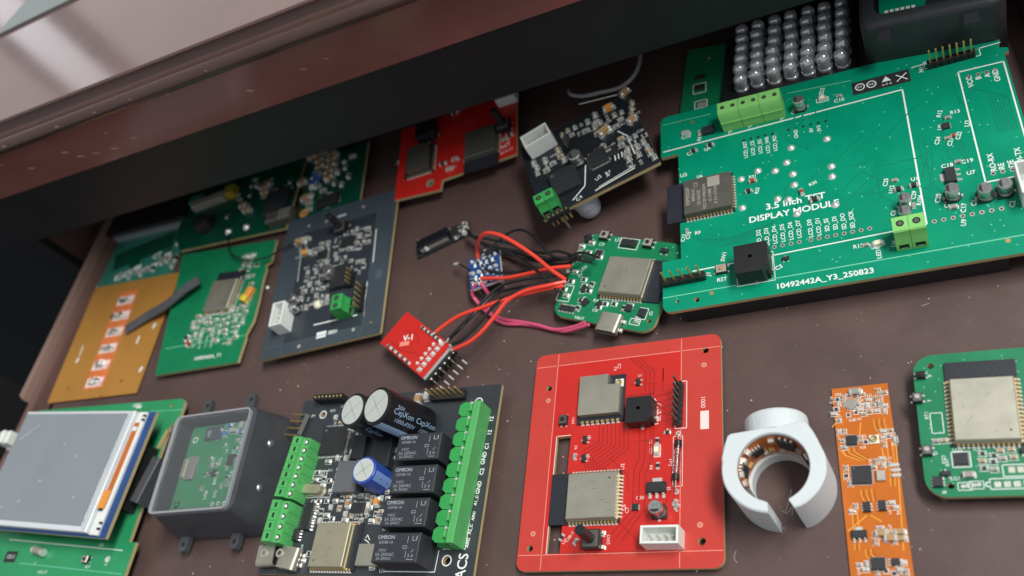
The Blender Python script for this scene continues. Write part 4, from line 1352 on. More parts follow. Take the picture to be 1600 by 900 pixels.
# ================================================================ display board at the lower left
T = thing('display_board', 'green board carrying a blue display module with a blank grey screen, lower left', 'circuit board', ((-290.12, 17.36, 7), -5.35), 1.6)
w_, h_ = (112.9, 83.05)
na, nb = (113.08, 37.89), (104.95, 16.18)
outl = [(8, 0), (w_, 0), (w_, nb[1]), (w_ - 4.2, nb[1]), (w_ - 4.2, h_ - 14), (w_, h_ - 10)] + rrect(8, 0, w_, h_, 3.4)[6:18]
board = pcb(T, outl, [circ((104.93, 79.77), .9)], 'mask_green_pale')
s = Silk(Z)
s.ln((29.52, 16.76), (106.74, 12.63), w=.35); s.ln((43.16, 6.05), (110.97, 2.77), w=.3, m='score_green'); s.text('USB', (92.25, 14.68), 1.8, 0); s.text('LED', (99.66, 8.17), 2.4, 80); s.text('RST', (88.9, 5.25), 1.8, 0); s.text('2025_07', (61.08, 2.44), 1.8, 0); s.text('J1', (54.03, 6.25), 1.8, 70); s.fill((99.38, 8.71), 1.8, 2.6, 70); s.text('VER3', (81.59, 81.25), 2.6, 0, bold=.1); s.fill((83.25, 80.48), 3.4, 1.2)
s.fill((35.55, 8.83), 8.0, 5.0, 0, 'chip_black'); s.text('CE-X', (35.55, 8.83), 2.4, 0, dz=.02); s.ln((91.38, 77.68), (113.31, 77.33), w=.3, m='score_green')
s.build('silkscreen', board)
tact(T, (87.26, 8.24), Z, 3.6, 3.2, 1.6, 0, m='tin'); q = (55.83, 11.15)
b = MB(); b.M = Matrix.Translation((q[0], q[1], Z + 1.9)) @ Matrix.Rotation(math.radians(-10), 4, 'Z'); b.tube([(-3.2, 0, 0), (3.2, 0, 0)], 1.7, 'ceramic_grey', 12); b.tube([(-3.9, 0, 0), (-2.6, 0, 0)], 1.75, 'solder', 12); b.tube([(2.6, 0, 0), (3.9, 0, 0)], 1.75, 'solder', 12); b.build('diode', T)
ka, kb = (115.41, 51.68), (110.66, 31.54)
L = math.dist(ka, kb); rt = math.degrees(math.atan2(ka[1] - kb[1], ka[0] - kb[0]))
b = MB().at((ka[0] + kb[0]) / 2, (ka[1] + kb[1]) / 2, rt); b.cbox(0, 0, Z + .05, L, 5.0, 7.0, 'plastic_grey', ch=.3); b.build('socket_strip', T)
b = MB().at((107.21, 58.88)[0], (107.21, 58.88)[1], rt); b.cbox(4, 0, Z + .05, 9, 1.2, 1.2, 'fr4'); b.build('connector', T)
b = MB(); b.cyl((101.65, 53.59)[0], (101.65, 53.59)[1], Z, Z + 6, 2.4, 'can_dark', 16); b.build('capacitor', T)
leads(T, [(14, 10), (w_ - 12, 8), (14, h_ - 10), (w_ - 12, h_ - 8)], 0, 5.3, .6)
jq = (0.15, 66.95, 6.6)
b = MB().at(jq[0], jq[1], 0, jq[2] - 6)
for k in range(3):
    b.box(-4 + 3 * k, -2 + 3 * k, -3.5, 3.0, 0, 7 + k % 2, 'white_plastic', ch=.3)
b.box(-4.4, 4.4, -4.2, 4.2, -3, 0, 'white_plastic'); b.build('wire_connector', T)

# display module itself, sitting on sockets above the green board
(x0, y0, z0), dg = ((-265.21, 33.85, 18), -8.4)
zz = z0 - (7 - 1.6)
(ux, uy, uz), ud = ((-290.12, 17.36, 7), -5.35)
ca, sa = math.cos(math.radians(-ud)), math.sin(math.radians(-ud))
lx, ly = (x0 - ux) * ca - (y0 - uy) * sa, (x0 - ux) * sa + (y0 - uy) * ca
dw, dh = (84.04, 57.39)
dz = zz
def dpart(fn, name, par):
    mb = MB().at(lx, ly, dg - ud); fn(mb); return mb.build(name, par)
dm = dpart(lambda m: m.box(-3, dw, 0, dh, dz - 1.6, dz, 'mask_blue'), 'display_module', T)
dpart(lambda m: (m.box(dw - .05, dw + .06, .02, dh - .02, dz - 1.58, dz - .02, 'fr4'), m.box(-2.9, dw - .1, -.05, .02, dz - 1.58, dz - .02, 'fr4')), 'module_edge', dm)
sx = dw - 9.8
dpart(lambda m: m.box(-2, sx, 1.2, dh - .8, dz + .05, dz + 3.2, 'screen_rim', ch=.25), 'screen_frame', dm)
dpart(lambda m: m.box(-1.2, sx - 3.2, 3.6, dh - 2.2, dz + 3.22, dz + 3.6, 'screen_grey', ch=.1), 'screen', dm)
dpart(lambda m: [m.line(p, q, wd, dz + 3.64 + .002 * k, 'glass_panel') for k, (p, q, wd) in enumerate((((2, dh - 16), (13, dh - 7), .25), ((3, dh - 14), (9, dh - 12), .2), ((30, 22), (31.5, 22.6), .5), ((48, 34), (49, 34.6), .5), ((22, 12), (23, 12.8), .6), ((58, 15), (58.8, 16), .5), ((8, 8), (13, 9.5), .3), ((36, 40), (37, 40.4), .5)))], 'film_marks', dm)
dpart(lambda m: (m.box(sx - 2.8, sx - .6, 2.2, dh - 2, dz + 3.22, dz + 3.5, 'glass_panel'),), 'screen_margin', dm)
dpart(lambda m: m.box(sx + .4, sx + 5.4, .8, dh - .6, dz + .05, dz + 1.4, 'white_plastic', ch=.2), 'backlight_strip', dm)
dpart(lambda m: (m.box(sx + 1.2, sx + 3.9, 14, dh - 6, dz + 1.42, dz + 1.8, 'flex_orange'), m.box(sx - 1.6, sx + 4.0, 12, 20, dz + 1.82, dz + 2.3, 'orange_part')), 'flex_cable', dm)
dpart(lambda m: (m.box(sx + 1.4, sx + 4.0, dh - 10, dh - 8, dz + 1.82, dz + 2.0, 'white_plastic'), m.box(sx + .8, sx + 3, 11, 12.2, dz + 1.42, dz + 2.0, 'plastic_black')), 'flex_stiffener', dm)
dpart(lambda m: [m.box(sx + 4.2, sx + 6.0, y, y + 1.0, dz + 1.42, dz + 1.7, 'chip_black') for y in (3.0, 5.5, dh - 5, dh - 3)], 'contact_marks', dm)
dpart(lambda m: (m.box(8, dw - 14, 3, 6, 1.62, dz - 1.62, 'plastic_black'), m.box(dw - 7, dw - 2, 14, dh - 14, 1.62, dz - 1.62, 'plastic_black')), 'socket_strip', dm)

# ================================================================ amber flexible panel
T = thing('amber_flex_board', 'amber flexible panel with one row of orange sensor strips, flat at the left side', 'flexible board', ((-276.89, 106.6, 1.2), -4.18), .4)
w_, h_ = (65.27, 70.87)
FZ = .4
b = MB(); b.prism(rrect(0, 0, w_, h_, .5, 2), 0, FZ, 'flex_gold'); board = b.build('film', T)
a0, a1 = (30.43, 61.23), (31.67, 8.12)
L = math.dist(a0, a1); rt = math.degrees(math.atan2(a0[1] - a1[1], a0[0] - a1[0]))
b = MB().at((a0[0] + a1[0]) / 2, (a0[1] + a1[1]) / 2, rt); b.cbox(0, 0, FZ + .01, L + 6, 14.0, .12, 'flex_strip'); strip = b.build('orange_strip', T)
s = Silk(FZ + .12)
s.M = Matrix.Translation(((a0[0] + a1[0]) / 2, (a0[1] + a1[1]) / 2, 0)) @ Matrix.Rotation(math.radians(rt), 4, 'Z')
rnd = random.Random(6)
for i in range(6):
    x = -L / 2 + L * (i + .1) / 5.4
    s.fill((x, rnd.uniform(-.8, .8)), 5.2, 12.0, 0, 'silk_red', dz=.01); s.text('R%d' % (i + 11), (x - 1, -3), 3, 90, dz=.02, m='chip_grey'); s.fill((x, 2.0), 3.4, 5.2, 0, 'ceramic_grey', dz=.015)
s.build('silkscreen', strip)
sm = Smalls(FZ + .14, None, 5)
sm.b.M = None
ca, sa = math.cos(math.radians(rt)), math.sin(math.radians(rt))
for i in range(6):
    for k in range(4):
        x, y = -L / 2 + L * (i + .1) / 5.4 + rnd.uniform(-1.6, 1.6), rnd.uniform(-4, 5)
        sm.one(((a0[0] + a1[0]) / 2 + x * ca - y * sa, (a0[1] + a1[1]) / 2 + x * sa + y * ca), rt + rnd.choice((0, 90)), rnd.choice('ggsk'), 1.5, False)
sm.build(T)
s = Silk(FZ)
for q in ((12.38, 7.4), (51.16, 8.03), (39.9, 0.2)):
    s.disc(q[0], q[1], s.z, 1.0, 'flex_dark')
for q in ((10.28, 24.09), (60.21, 38.59), (62.18, 13.34)):
    s.fill(q, 3.0, 1.6, 70, 'silk')
s.ln((10.04, 32.98), (10.34, 26.76), w=.7); s.ln((51.92, 33.61), (51.69, 29.13), w=1.2)
s.build('markings', board)

# grey ribbon lying from the amber panel to the green board
pts3 = spline([(-232.58, 141.25, 2.2), (-217.82, 146.05, 3.4), (-202.85, 148.27, 6), (-189.95, 153.08, 8.6), (-182.67, 157.3, 7.8)], 8)
b = MB()
vs, fs = [], []
for i, p in enumerate(pts3):
    d = Vector(pts3[min(i + 1, len(pts3) - 1)]) - Vector(pts3[max(0, i - 1)])
    nrm = Vector((-d.y, d.x, 0)).normalized() * 2.9
    for k in (-1, 1):
        for t in (0, .9):
            vs.append((p[0] + nrm.x * k, p[1] + nrm.y * k, p[2] + t))
for i in range(len(pts3) - 1):
    o = 4 * i
    fs += [[o, o + 4, o + 6, o + 2], [o + 1, o + 3, o + 7, o + 5], [o, o + 1, o + 5, o + 4], [o + 2, o + 6, o + 7, o + 3]]
fs += [[0, 2, 3, 1], [o + 4, o + 5, o + 7, o + 6]]
b.add(vs, fs, 'ribbon_grey')
for off in (-2.2, -.8, .8, 2.2):
    rr = []
    for i, p in enumerate(pts3):
        d = Vector(pts3[min(i + 1, len(pts3) - 1)]) - Vector(pts3[max(0, i - 1)])
        nrm = Vector((-d.y, d.x, 0)).normalized() * off
        rr.append((p[0] + nrm.x, p[1] + nrm.y, p[2] + .8))
    b.tube(rr, .5, 'ribbon_grey', 6)
o = b.build('ribbon_cable')
tag(o, 'short dark grey ribbon cable bridging the amber panel and the blurred green board', 'cable')

# ================================================================ green board with chipped right edge
T = thing('green_circuit_board', 'green board with notched right edge and a yellow part, right of the amber panel', 'circuit board', ((-199.58, 108.14, 4), -3.09), 1.6)
w_, h_ = (53.82, 69.41)
board = pcb(T, [(0.62, -0.33), (52.8, 0.33), (53.44, 13.45), (52.66, 14.59), (55.13, 22.58), (54.82, 33.3), (53.66, 44.46), (53.72, 51.92), (52.54, 54.42), (55.66, 56.1), (54.84, 69.38), (-9.71, 72.86)], [], 'mask_green_dull')
s = Silk(Z)
s.ln((1.34, 14.42), (52.25, 14.65), w=.35, m='score_green'); s.text('10492442A_Y1', (32.32, 5.7), 2.8, 0, bold=.1); s.fill((41.06, 62.03), 6, 1.6); s.text('0123', (39.44, 63.12), 2.4, 0)
sm = Smalls(Z, s, 41)
c0 = (33.54, 25.92)
sm.cloud(c0[0] - 18, c0[1] - 14, c0[0] + 15, c0[1] + 6, 60, 1.25, kinds='ggscs', gap=1.9, text=.2, tsz=1.6)
c1 = (37.19, 47.42); sm.cloud(c1[0] - 3, c1[1] - 16, c1[0] + 12, c1[1] + 16, 24, 1.2, kinds='gscr', gap=2.0, text=.15, tsz=1.6)
sm.one((17.39, 14.7), 60, 'red', 2.0, False); sm.one((15.33, 17.85), 60, 'k', 2.0, False)
sm.build(T)
s.build('silkscreen', board)
module(T, (31.25, 41.86), Z, -4, W=18, H=24, canw=16, canh=17, cany=-2.6, cant=2.4, can='can', ant=5)
q = (48.21, 37.69)
b = MB().at(q[0], q[1], 70); b.cbox(0, 0, Z + .05, 7.0, 3.6, 2.6, 'orange_part', ch=.3); b.cbox(-3.2, 0, Z + .05, 3.0, 3.4, 3.4, 'yellow', ch=.3); b.build('connector', T)
b = MB(); q = (54.58, 42.82); b.dome(q[0], q[1], -2, 1.3, 1.2, 'solder', 10); b.build('solder_joint', T)
leads(T, [(8, 8), (w_ - 14, 6), (10, h_ - 8), (w_ - 10, h_ - 12)], 0, 2.4, .5)
wire(T, [(23.32, 78.01, 4.6), (25.28, 71.14, 4.6), (30.68, 62.98, 5.1), (42.39, 56.81, 5.1), (55.46, 55.47, 5.6), (64.52, 56.91, 7), (73.72, 60.31, 7)], .45, 'wire_black')


# ================================================================ black board, window glare put into its slate tone
T = thing('black_circuit_board', 'black square board, slate-toned by painted glare, with white connector and small green terminal, left of the wires', 'circuit board', ((-130.07, 101.68, 7), 1.68), 1.6)
w_, h_ = (64.03, 79.38)
board = pcb(T, rrect(0, 0, w_, h_, .8, 2), [circ((58.62, 6.6), .7, 8)], 'mask_slate_glare')
vx, vy0, vy1 = (53.95, 35.81)[0], (52.13, 5.88)[1], (35.57, 68.88)[1]
vx0 = (11.03, 40.3)[0]
p = MB(); p.box(vx0 + .3, vx - .3, vy0 + .3, vy1 - .3, Z + .003, Z + .02, 'pour_slate'); p.build('copper_pour', board)
s = Silk(Z)
for a, c in (((vx, .4), (vx, h_ - .4)), ((vx0, .4), (vx0, h_ - .4)), ((.4, vy0), (w_ - .4, vy0)), ((.4, vy1), (w_ - .4, vy1))):
    s.ln(a, c, w=.3, m='trace_slate')
s.ln((54.41, 58.13), (55.23, 38.98), w=.5); s.ln((53.53, 28.95), (54.1, 10.63), w=.4); s.ln((27.2, 12.46), (50.54, 12.15), w=.6); s.ln((11.91, 54.9), (12.99, 39.78), w=.3)
s.fill((32.48, 6.24), 5.2, 3.2); s.text('0001', (38.66, 6.12), 2.6, 0, bold=.1)
for q in ((20.94, 2.96), (49.63, 4.85), (45, 74.45), (13.49, 72.59), (23.85, 72.14)):
    s.disc(q[0], q[1], s.z, .9, 'solder')
s.fill((32.71, 72.89), 5.0, 1.3, 0, 'lilac_white'); s.fill((59.29, 31.55), 3.0, 5.0, 0, 'trace_slate')
sm = Smalls(Z, s, 51)
for (px0, px1, n) in (((16.41, 31.7), (38.98, 47.18), 44), ((31.43, 49.33), (51.04, 62.17), 30), ((12.86, 22.06), (33.05, 29.14), 18), ((10.3, 53.47), (29.78, 59.16), 20), ((42.58, 35.39), (50.76, 43.82), 8)):
    sm.cloud(min(px0[0], px1[0]), min(px0[1], px1[1]), max(px0[0], px1[0]), max(px0[1], px1[1]), n, 1.25, kinds='ggssk', gap=2.1, text=.25, tsz=1.8)
sm.one((10.74, 62.88), 0, 'c', 3.0, False); sm.one((15.27, 55.07), 0, 'o', 2.6, False); sm.one((13.99, 63.85), 0, 's', 2.2, False)
sm.build(T)
s.build('silkscreen', board)
jst(T, (11.53, 17.9), 4, Z, 90, 2.5, 6.6, 8.0)
terminal(T, (44.62, 15.61), 2, Z, 90, 3.9, 7.6, 8.4, 'green_plastic_deep')
header(T, (52.08, 13.1), (52.52, 26.46), 5, Z, pin=4.0); header(T, (45.15, 27.72), (45.21, 36.44), 4, Z, pin=3.0)
chip(T, (38.84, 34.64), 9.0, 12.0, 2.6, Z, 0, name='chip', m='chip_black'); chip(T, (39.65, 54.36), 8, 6, 1.2, Z, 0, legs='xy', pitch=.8, ll=.7); chip(T, (25.67, 50.97), 6, 5, 1.2, Z, 0, legs='xy', pitch=.8, ll=.7)
tact(T, (35.37, 63.18), Z, 6.0, 6.0, 3.4, 0, shaft=9.0, cr=1.7)
q = (32.22, 38.21)
ecap(T, q, Z, 3.4, 5.0, 0); ecap(T, (15.37, 27.72), Z, 2.2, 5.0, 0); ecap(T, (16.38, 22.58), Z, 2.2, 5.0, 0)
b = MB(); q = (27.71, 23.22); b.dome(q[0], q[1], Z, 2.2, 1.6, 'led_pale', 14); b.build('light_diode', T)
leads(T, [(6, 7), (w_ - 6, 7), (7, h_ - 7), (w_ - 7, h_ - 8)], 0, 5.4, .5)

# ================================================================ red board at the back
T = thing('red_circuit_board', 'red board with two dark modules half hidden under the desk edge', 'circuit board', ((-69.04, 178.3, 8), 2.56), 1.6)
w_, h_ = (62.64, 41.95)
nt = (25.19, -1.21)
outl = [(-0.1, -3.12), (24.79, -5.27), (25.43, 0.25), (63.23, 1.95), (w_, h_), (0, h_)]
board = pcb(T, outl, [circ((18.95, 0.64), 1.5)], 'pour_red')
s = Silk(Z, 'silk_red'); s.ring(*(18.95, 0.64), s.z, 1.5, 2.2, 'tin', 16)
s.text('C31', (30.81, 5.66), 2.4, 10); s.text('RST', (57.69, 8.72), 3.0, 10, bold=.1); s.text('U4', (-0.36, 20.5), 2.4, 90); s.text('BOOT', (58.4, 5.34), 2.4, 10)
sm = Smalls(Z, None, 61)
for q in ((25.48, 9.61), (31.91, 9.97), (29.16, 5.1), (57.61, 12.28), (59.84, 14.16), (21.93, 47.2), (29.8, 40.86), (31.43, 43.18), (25.67, 44.75)):
    sm.one(q, 0, sm.r.choice('gks'), 1.8, False)
sm.build(T)
s.build('silkscreen', board)
module(T, (45.74, 10.95), Z, 180, W=17.5, H=24, canw=15.6, canh=16.0, cany=-3, cant=2.4, can='can_dark', ant=6)
module(T, (12.74, 16.38), Z, 0, W=15.6, H=18.0, canw=11.6, canh=15.4, cany=.4, cant=2.4, can='can_dark', ant=.8, pads='RB', pitch=1.2, notch=(2, 2))
buzzer(T, (16.55, 31.75), Z, 9.4, 6.0, 0); q = (57.45, 19.91)
tact(T, q, Z, 6.2, 6.2, 3.4, 0, shaft=9.0, cr=1.7)
jst(T, (58.75, 37.06), 3, Z, 0, 2.5, 5.6, 5.0)
leads(T, [(5, 5), (w_ - 8, 12), (6, h_ - 5), (w_ - 7, h_ - 5)], 0, 6.4, .5)

# ================================================================ black tilted board with white dome beneath
T = thing('black_circuit_board', 'small black board turned askew with a white dome under its front edge', 'circuit board', ((13.2, 133.97, 17), 16.69), 1.6)
w_, h_ = (51.27, 44.22)
board = pcb(T, rrect(0, 0, w_, h_, .5, 2), [], 'mask_jet')
s = Silk(Z)
s.ln((23.67, 1.9), (41.49, 3.42), w=.45); s.ln((25.64, 2.83), (42.12, 4.5), w=.3); s.ln((30.65, 51.86), (47.07, 45.9), w=.5); s.ln((41.01, 26.24), (43.81, 21.36), (43.7, 10.33), w=.45); s.ln((23.78, 17.15), (20.58, 6.96), (13.94, 2.7), w=.45)
for i in range(5):
    q = (35.66, 11.67); s.ln((q[0] + 1.5 * i, q[1]), (q[0] + 1.5 * i + .5, q[1] + 3), w=.45)
s.text('U3', (26.71, 7.41), 2.4, 20); s.text('R7', (31.01, 7.54), 2.2, 0); s.text('C4', (16.62, 2.07), 2.4, 20); s.text('A', (30.62, 6.28), 2.2, 0); s.text('D2', (33.16, 18.52), 2.0, 90); s.text('GND', (36.3, 20.3), 1.8, 20)
sm = Smalls(Z, s, 71)
for (pa, pb, n) in (((32.8, 28.07), (51.7, 37.13), 26), ((3.48, 24.3), (17.55, 31.98), 18), ((39.6, 3.58), (50.85, 21.09), 18), ((18.2, 34.41), (35.14, 41.06), 14), ((26.49, 16.46), (35.41, 22.14), 7)):
    sm.cloud(min(pa[0], pb[0]), min(pa[1], pb[1]), max(pa[0], pb[0]), max(pa[1], pb[1]), n, 1.25, kinds='ggskc', gap=2.1, text=.2, tsz=1.8)
sm.one((41.45, 40.19), 0, 'o', 2.6, False); sm.one((36.27, 28.86), 20, 'c', 3.0, False); sm.one((50.17, 44.38), 20, 'c', 2.4, False); sm.one((48.2, 27.96), 30, 'c', 2.4, False)
sm.build(T)
s.build('silkscreen', board)
jst(T, (9.56, 38.63), 4, Z, 5, 2.5, 7.4, 8.0)
terminal(T, (4.81, 4.15), 2, Z, 0, 4.2, 7.0, 8.4, 'green_plastic_deep')
header(T, (2.01, -2.15), (11.83, -1.84), 5, Z, pin=.4, bw=2.2, below=2); ecap(T, (21.47, 20.33), Z, 3.0, 5.6, 0)
header(T, (19.5, 28.14), (21.52, 33.29), 3, Z, pin=5.0, pm='can_dark')
chip(T, (13.96, 13.3), 12.0, 12.0, 2.4, Z, 0, name='chip'); chip(T, (29.56, 17.08), 8.0, 8.0, 1.6, Z, 0, legs='xy', pitch=.8, ll=.7); chip(T, (35.3, 17.02), 6, 5, 1.0, Z, 0)
b = MB(); q = (17.36, 5.61, -10.8)
b.lathe([(.4, q[2] - 4.6), (2.6, q[2] - 4.1), (4.2, q[2] - 2.6), (5.0, q[2] - .4), (5.1, q[2] + 2.5), (5.1, q[2] + 4.0), (5.6, q[2] + 4.1), (5.6, -.05)], q[0], q[1] + 1.5, 'lilac_white', 24)
b.build('sensor_dome', T)
leads(T, [(6, 6), (8, h_ - 6), (w_ - 7, h_ - 7)], 0, 15.4, .6)

# pale wire emerging from under the desk behind that board
o = wire(None, [(55.51, 217.53, 16), (54.72, 207.62, 16), (51.71, 200.37, 16), (45.46, 196.85, 15.5), (37.33, 197.35, 15.5), (28.84, 198.78, 15), (23.07, 201.76, 15), (21.34, 205.7, 14)], .85, 'wire_grey', 'loose_wire')
tag(o, 'pale grey wire curling out from under the desk behind the askew black board', 'wire')

# ================================================================ wired green controller
T = thing('green_circuit_board', 'small green controller board with silver module and wires soldered along its left edge', 'circuit board', ((12.59, 96.72, 5), -22.41), 1.6)
w_, h_ = (43.45, 38.51)
board = pcb(T, rrect(0, 0, w_, h_, 5.0, 6), [circ((2.34, 5.33), .8, 10), circ((40.58, 4.94), .9, 10)], 'mask_green_dull')
s = Silk(Z)
s.rect((1.94, 10.24), 5.6, 7.2, 2, .3); s.text('C5', (8.93, 11.71), 2.2, 10); s.text('R3', (11.17, 9.18), 2.0, 90); s.text('R4', (16.3, 9.21), 2.0, 0); s.text('U5', (17.71, 5.19), 2.0, 0); s.text('U2', (14.88, 36.98), 2.4, 10); s.text('C9', (8.55, 34.01), 2.0, 0); s.text('LED', (5.36, 22.07), 2.0, 60); s.text('G', (40.24, 7.87), 2.2, 0); s.rect((37.05, 7.29), 3.6, 4.6, 0, .25); s.rect((35.37, 3.42), 4.0, 2.4, 0, .25); s.text('VBAT', (12.47, 0.83), 1.8, 0); s.text('5V', (5.19, 19.05), 2.0, 60); s.rect((20.16, 35.88), 8.0, 4.6, 0, .25); s.text('R8', (8.09, 30.9), 2.0, 0)
sm = Smalls(Z, s, 81)
for q in ((-1.18, 24.1), (1.86, 26.07), (2.36, 20.11), (7.67, 17.37), (2.52, 15.65), (11.86, 15.69), (11.67, 12.75), (2.97, 9.24), (0.93, 11.84), (10.18, 8.15), (8.85, 14.62), (20.79, 8.57), (24.41, 9.2), (18.73, 6.79), (10.22, 4.7), (7.53, 4.22), (4.04, 4.18), (31.1, 9.54), (28.98, 8.05), (35.82, 4.33), (4.56, 29.49), (0.51, 31.99), (4.13, 34.02), (10.1, 28.17), (0.34, 28.9)):
    sm.one(q, sm.r.choice((0, 90)), sm.r.choice('gskr'), 1.2)
sm.build(T)
s.build('silkscreen', board)
q = (27.45, 20.73)
module(T, (q[0] + 1.3, q[1] - .3), Z, -86, W=18, H=25.0, canw=15.8, canh=17.4, cany=-3.1, cant=2.8, can='can', ant=6)
usbc(T, (26.6, 0.12), Z, 0, 9.0, 7.6, 3.3)
tact(T, (8.91, 37.67), Z, 4.0, 3.6, 1.8, 0, m='tin'); tact(T, (28.58, 36.66), Z, 4.0, 3.6, 1.8, 0, m='tin'); tact(T, (1.97, 35.58), Z, 3.2, 3, 1.4, 30, m='chip_black'); sot(T, (36.08, 34.53), Z, 0, 1.2)
chip(T, (20.16, 35.88), 6.4, 3.2, 1.2, Z, 0); chip(T, (9.24, 29.55), 3, 3, .8, Z, 0, legs='xy', pitch=.6, ll=.4); chip(T, (9.7, 13.29), 2.8, 2.2, 1.0, Z, 60); chip(T, (12.4, 7.67), 2.8, 2.4, 1.0, Z, 60); chip(T, (37.05, 7.29), 2.8, 3.4, 1.2, Z, 0); chip(T, (31.01, 8.41), 2.6, 2.8, 1.0, Z, 0); chip(T, (6.02, 3.66), 6.5, 2.4, 1.0, Z, 0, legs='y', pitch=1.2, ll=.6); chip(T, (18.55, 7.89), 2.2, 2.2, 1, Z, 60)
for q in ((-0.23, 15.81), (-1.12, 19.87), (-1.15, 24.71), (-0.24, 13.13), (-1.43, 21.94)):
    joint(T, q, Z, 1.0, 1.0)
leads(T, [(5, 6), (w_ - 7, 6), (7, h_ - 6), (w_ - 8, h_ - 7)], 0, 7.4, .6)
RW, BW = .82, .58
wr = [  # (points, radius, material)
 ([(3.75, 13.08, 7.6), (-1.82, 14.18, 10.6), (-8.04, 16.56, 16.6), (-16.44, 19.37, 20.6), (-24.63, 21.27, 21.6), (-31.77, 21.65, 20.6), (-37.4, 20.45, 16.6), (-41.62, 19.4, 9.6), (-41.73, 16.85, 6.6)], RW, 'wire_red'),
 ([(3.4, 19.21, 7.6), (-4.31, 16.22, 8.6), (-11.79, 12.68, 8.6), (-21.92, 9.9, 7.6), (-29.89, 8.63, 6.6), (-35.85, 8.24, 6.2)], RW, 'wire_red'),
 ([(4.11, 12.26, 7.6), (-0.6, 9.12, 9.6), (-9.63, 3.82, 10.6), (-15.33, -1.54, 10.6), (-18.2, -7.59, 10.1), (-20.96, -15.06, 9.6), (-25.33, -20.57, 8.1), (-31.97, -24.9, 7.2)], RW, 'wire_red'),
 ([(3.86, 10.18, 7.6), (-3.08, 6.98, 8.6), (-14.88, 0.88, 9.6), (-26.02, -5.19, 9.6), (-35.1, -10.71, 8.6), (-41.31, -15.78, 7.6), (-44.29, -19.42, 7.2)], RW, 'wire_red'),
 ([(6.17, 22.2, 8.2), (-0.26, 21.56, 9.6), (-9.47, 20.87, 8.6), (-21.68, 22.54, 7.6), (-34.13, 23.66, 6.6), (-45.97, 25.95, 5.6), (-57.33, 31.39, 4.2)], BW, 'wire_black'),
 ([(12.97, 23.36, 8.4), (6.98, 22.29, 10.1), (-1.87, 20.77, 8.6), (-14.38, 22.67, 6.6), (-29.87, 26.19, 4.6), (-42.18, 27.44, 4.6), (-55.01, 28.33, 4.2)], BW, 'wire_black'),
 ([(12.21, 21.78, 8.4), (5.5, 21.63, 9.4), (-4.85, 20.86, 10.6), (-10.8, 24.57, 10.6), (-17.95, 29.53, 9.6), (-25.42, 31.45, 8.6), (-31.93, 30.34, 7.6), (-36.58, 25.25, 6.6), (-39.8, 19.68, 6.6)], BW, 'wire_black'),
 ([(3.04, 7.44, 7.6), (-3.69, 11.58, 8.6), (-12.76, 15.82, 9.6), (-24.68, 19.92, 8.6), (-35.39, 22.85, 6.6), (-38.26, 18.63, 6.6)], BW, 'wire_black'),
 ([(3.45, 15.08, 7.6), (-5.47, 12.18, 8.6), (-16.36, 9.26, 8.6), (-23.76, 5.06, 8.6), (-27.94, -2.56, 8.6), (-31.54, -11.24, 8.6), (-36.61, -20.59, 7.2)], BW, 'wire_black'),
 ([(3.93, 11.36, 7.6), (-5.35, 8.66, 8.6), (-14.64, 3.58, 9.6), (-20.6, -3.34, 9.6), (-25.73, -13.1, 8.6), (-30.07, -20.09, 7.6), (-33.99, -22.99, 7.2)], BW, 'wire_black'),
 ([(2.83, 23.88, 7.6), (-6.36, 25.34, 6.6), (-11.87, 23.95, 6.6), (-22.44, 25.29, 5.6), (-33.36, 27.24, 5.2), (-39.77, 21.6, 6.6)], BW, 'wire_black'),
 ([(12.15, 25.91, 5.6), (3.07, 26.71, 5.6), (-5.29, 22.2, 4.6), (-17.15, 22.97, 2.6), (-29.75, 25.61, 0.6), (-39.61, 25.51, -0.4), (-47.82, 26.36, 1.6), (-57.1, 31.14, 2.6)], BW, 'wire_black'),
 ([(6.21, 26.25, 5.6), (0.03, 21.12, 6.6), (-11.35, 20.7, 4.6), (-25.08, 23.09, 1.6), (-35.23, 24.83, -0.4), (-38.48, 19.87, 2.6), (-36.66, 16.33, 5.6)], BW, 'wire_black'),
 ([(3.36, 14.53, 5.6), (-1.64, 11.39, 4.6), (-12.16, 10.27, 2.6), (-22.6, 7.93, 1.6), (-29.57, 3.7, 1.6), (-32.88, -4.18, 2.6), (-34.46, -14.01, 4.6), (-37.13, -21.54, 6.6)], BW, 'wire_black'),
 ([(2.06, 20.86, 5.6), (-3.82, 19.97, 5.6), (-12.35, 17.5, 4.6), (-24.03, 14.17, 4.6), (-32.44, 12.57, 5.6), (-36.53, 12.82, 6.2)], BW, 'wire_black'),
 ([(18.14, -1.48, 2.6), (13.75, -3.17, 0.6), (6.38, -4.9, -1.4), (-3.08, -4.56, -2.2), (-12.4, -4.28, -2.2), (-21.21, -5.64, -2.2), (-27.33, -4.79, -2), (-32.7, -0.01, -1.4), (-32.79, 3.74, 0.6), (-33.73, 5.53, 4.6), (-35.01, 6.57, 5.6)], .75, 'wire_pink'),
 ([(16.25, -1, 2.6), (10.39, -2.46, 0.2), (3.08, -4.11, -1.4), (-6.33, -3.65, -1.8), (-13.92, -3.72, -1.6), (-23.02, -4.33, -1.4), (-31.72, -3.01, -1.2), (-38.26, 0.91, -0.4), (-40.2, 2.86, 2.6), (-38.95, 4.67, 4.6), (-37.62, 5.83, 5.6)], .75, 'wire_pink'),
]
rnd = random.Random(19)
for pts, r, m in wr:
    pts = [pts[0]] + [(x + rnd.uniform(-.5, .5), y + rnd.uniform(-.5, .5), z + rnd.uniform(-.4, .4)) for x, y, z in pts[1:-1]] + [pts[-1]]
    o = wire(T, pts, r, m)
    e0, e1 = Vector(pts[-1]), Vector(pts[-2])
    d = (e0 - e1).normalized()
    g = MB(); g.tube([tuple(e0 - d * .2), tuple(e0 + d * 1.3)], r * .55, 'solder', 6); g.build('stripped_end', o)

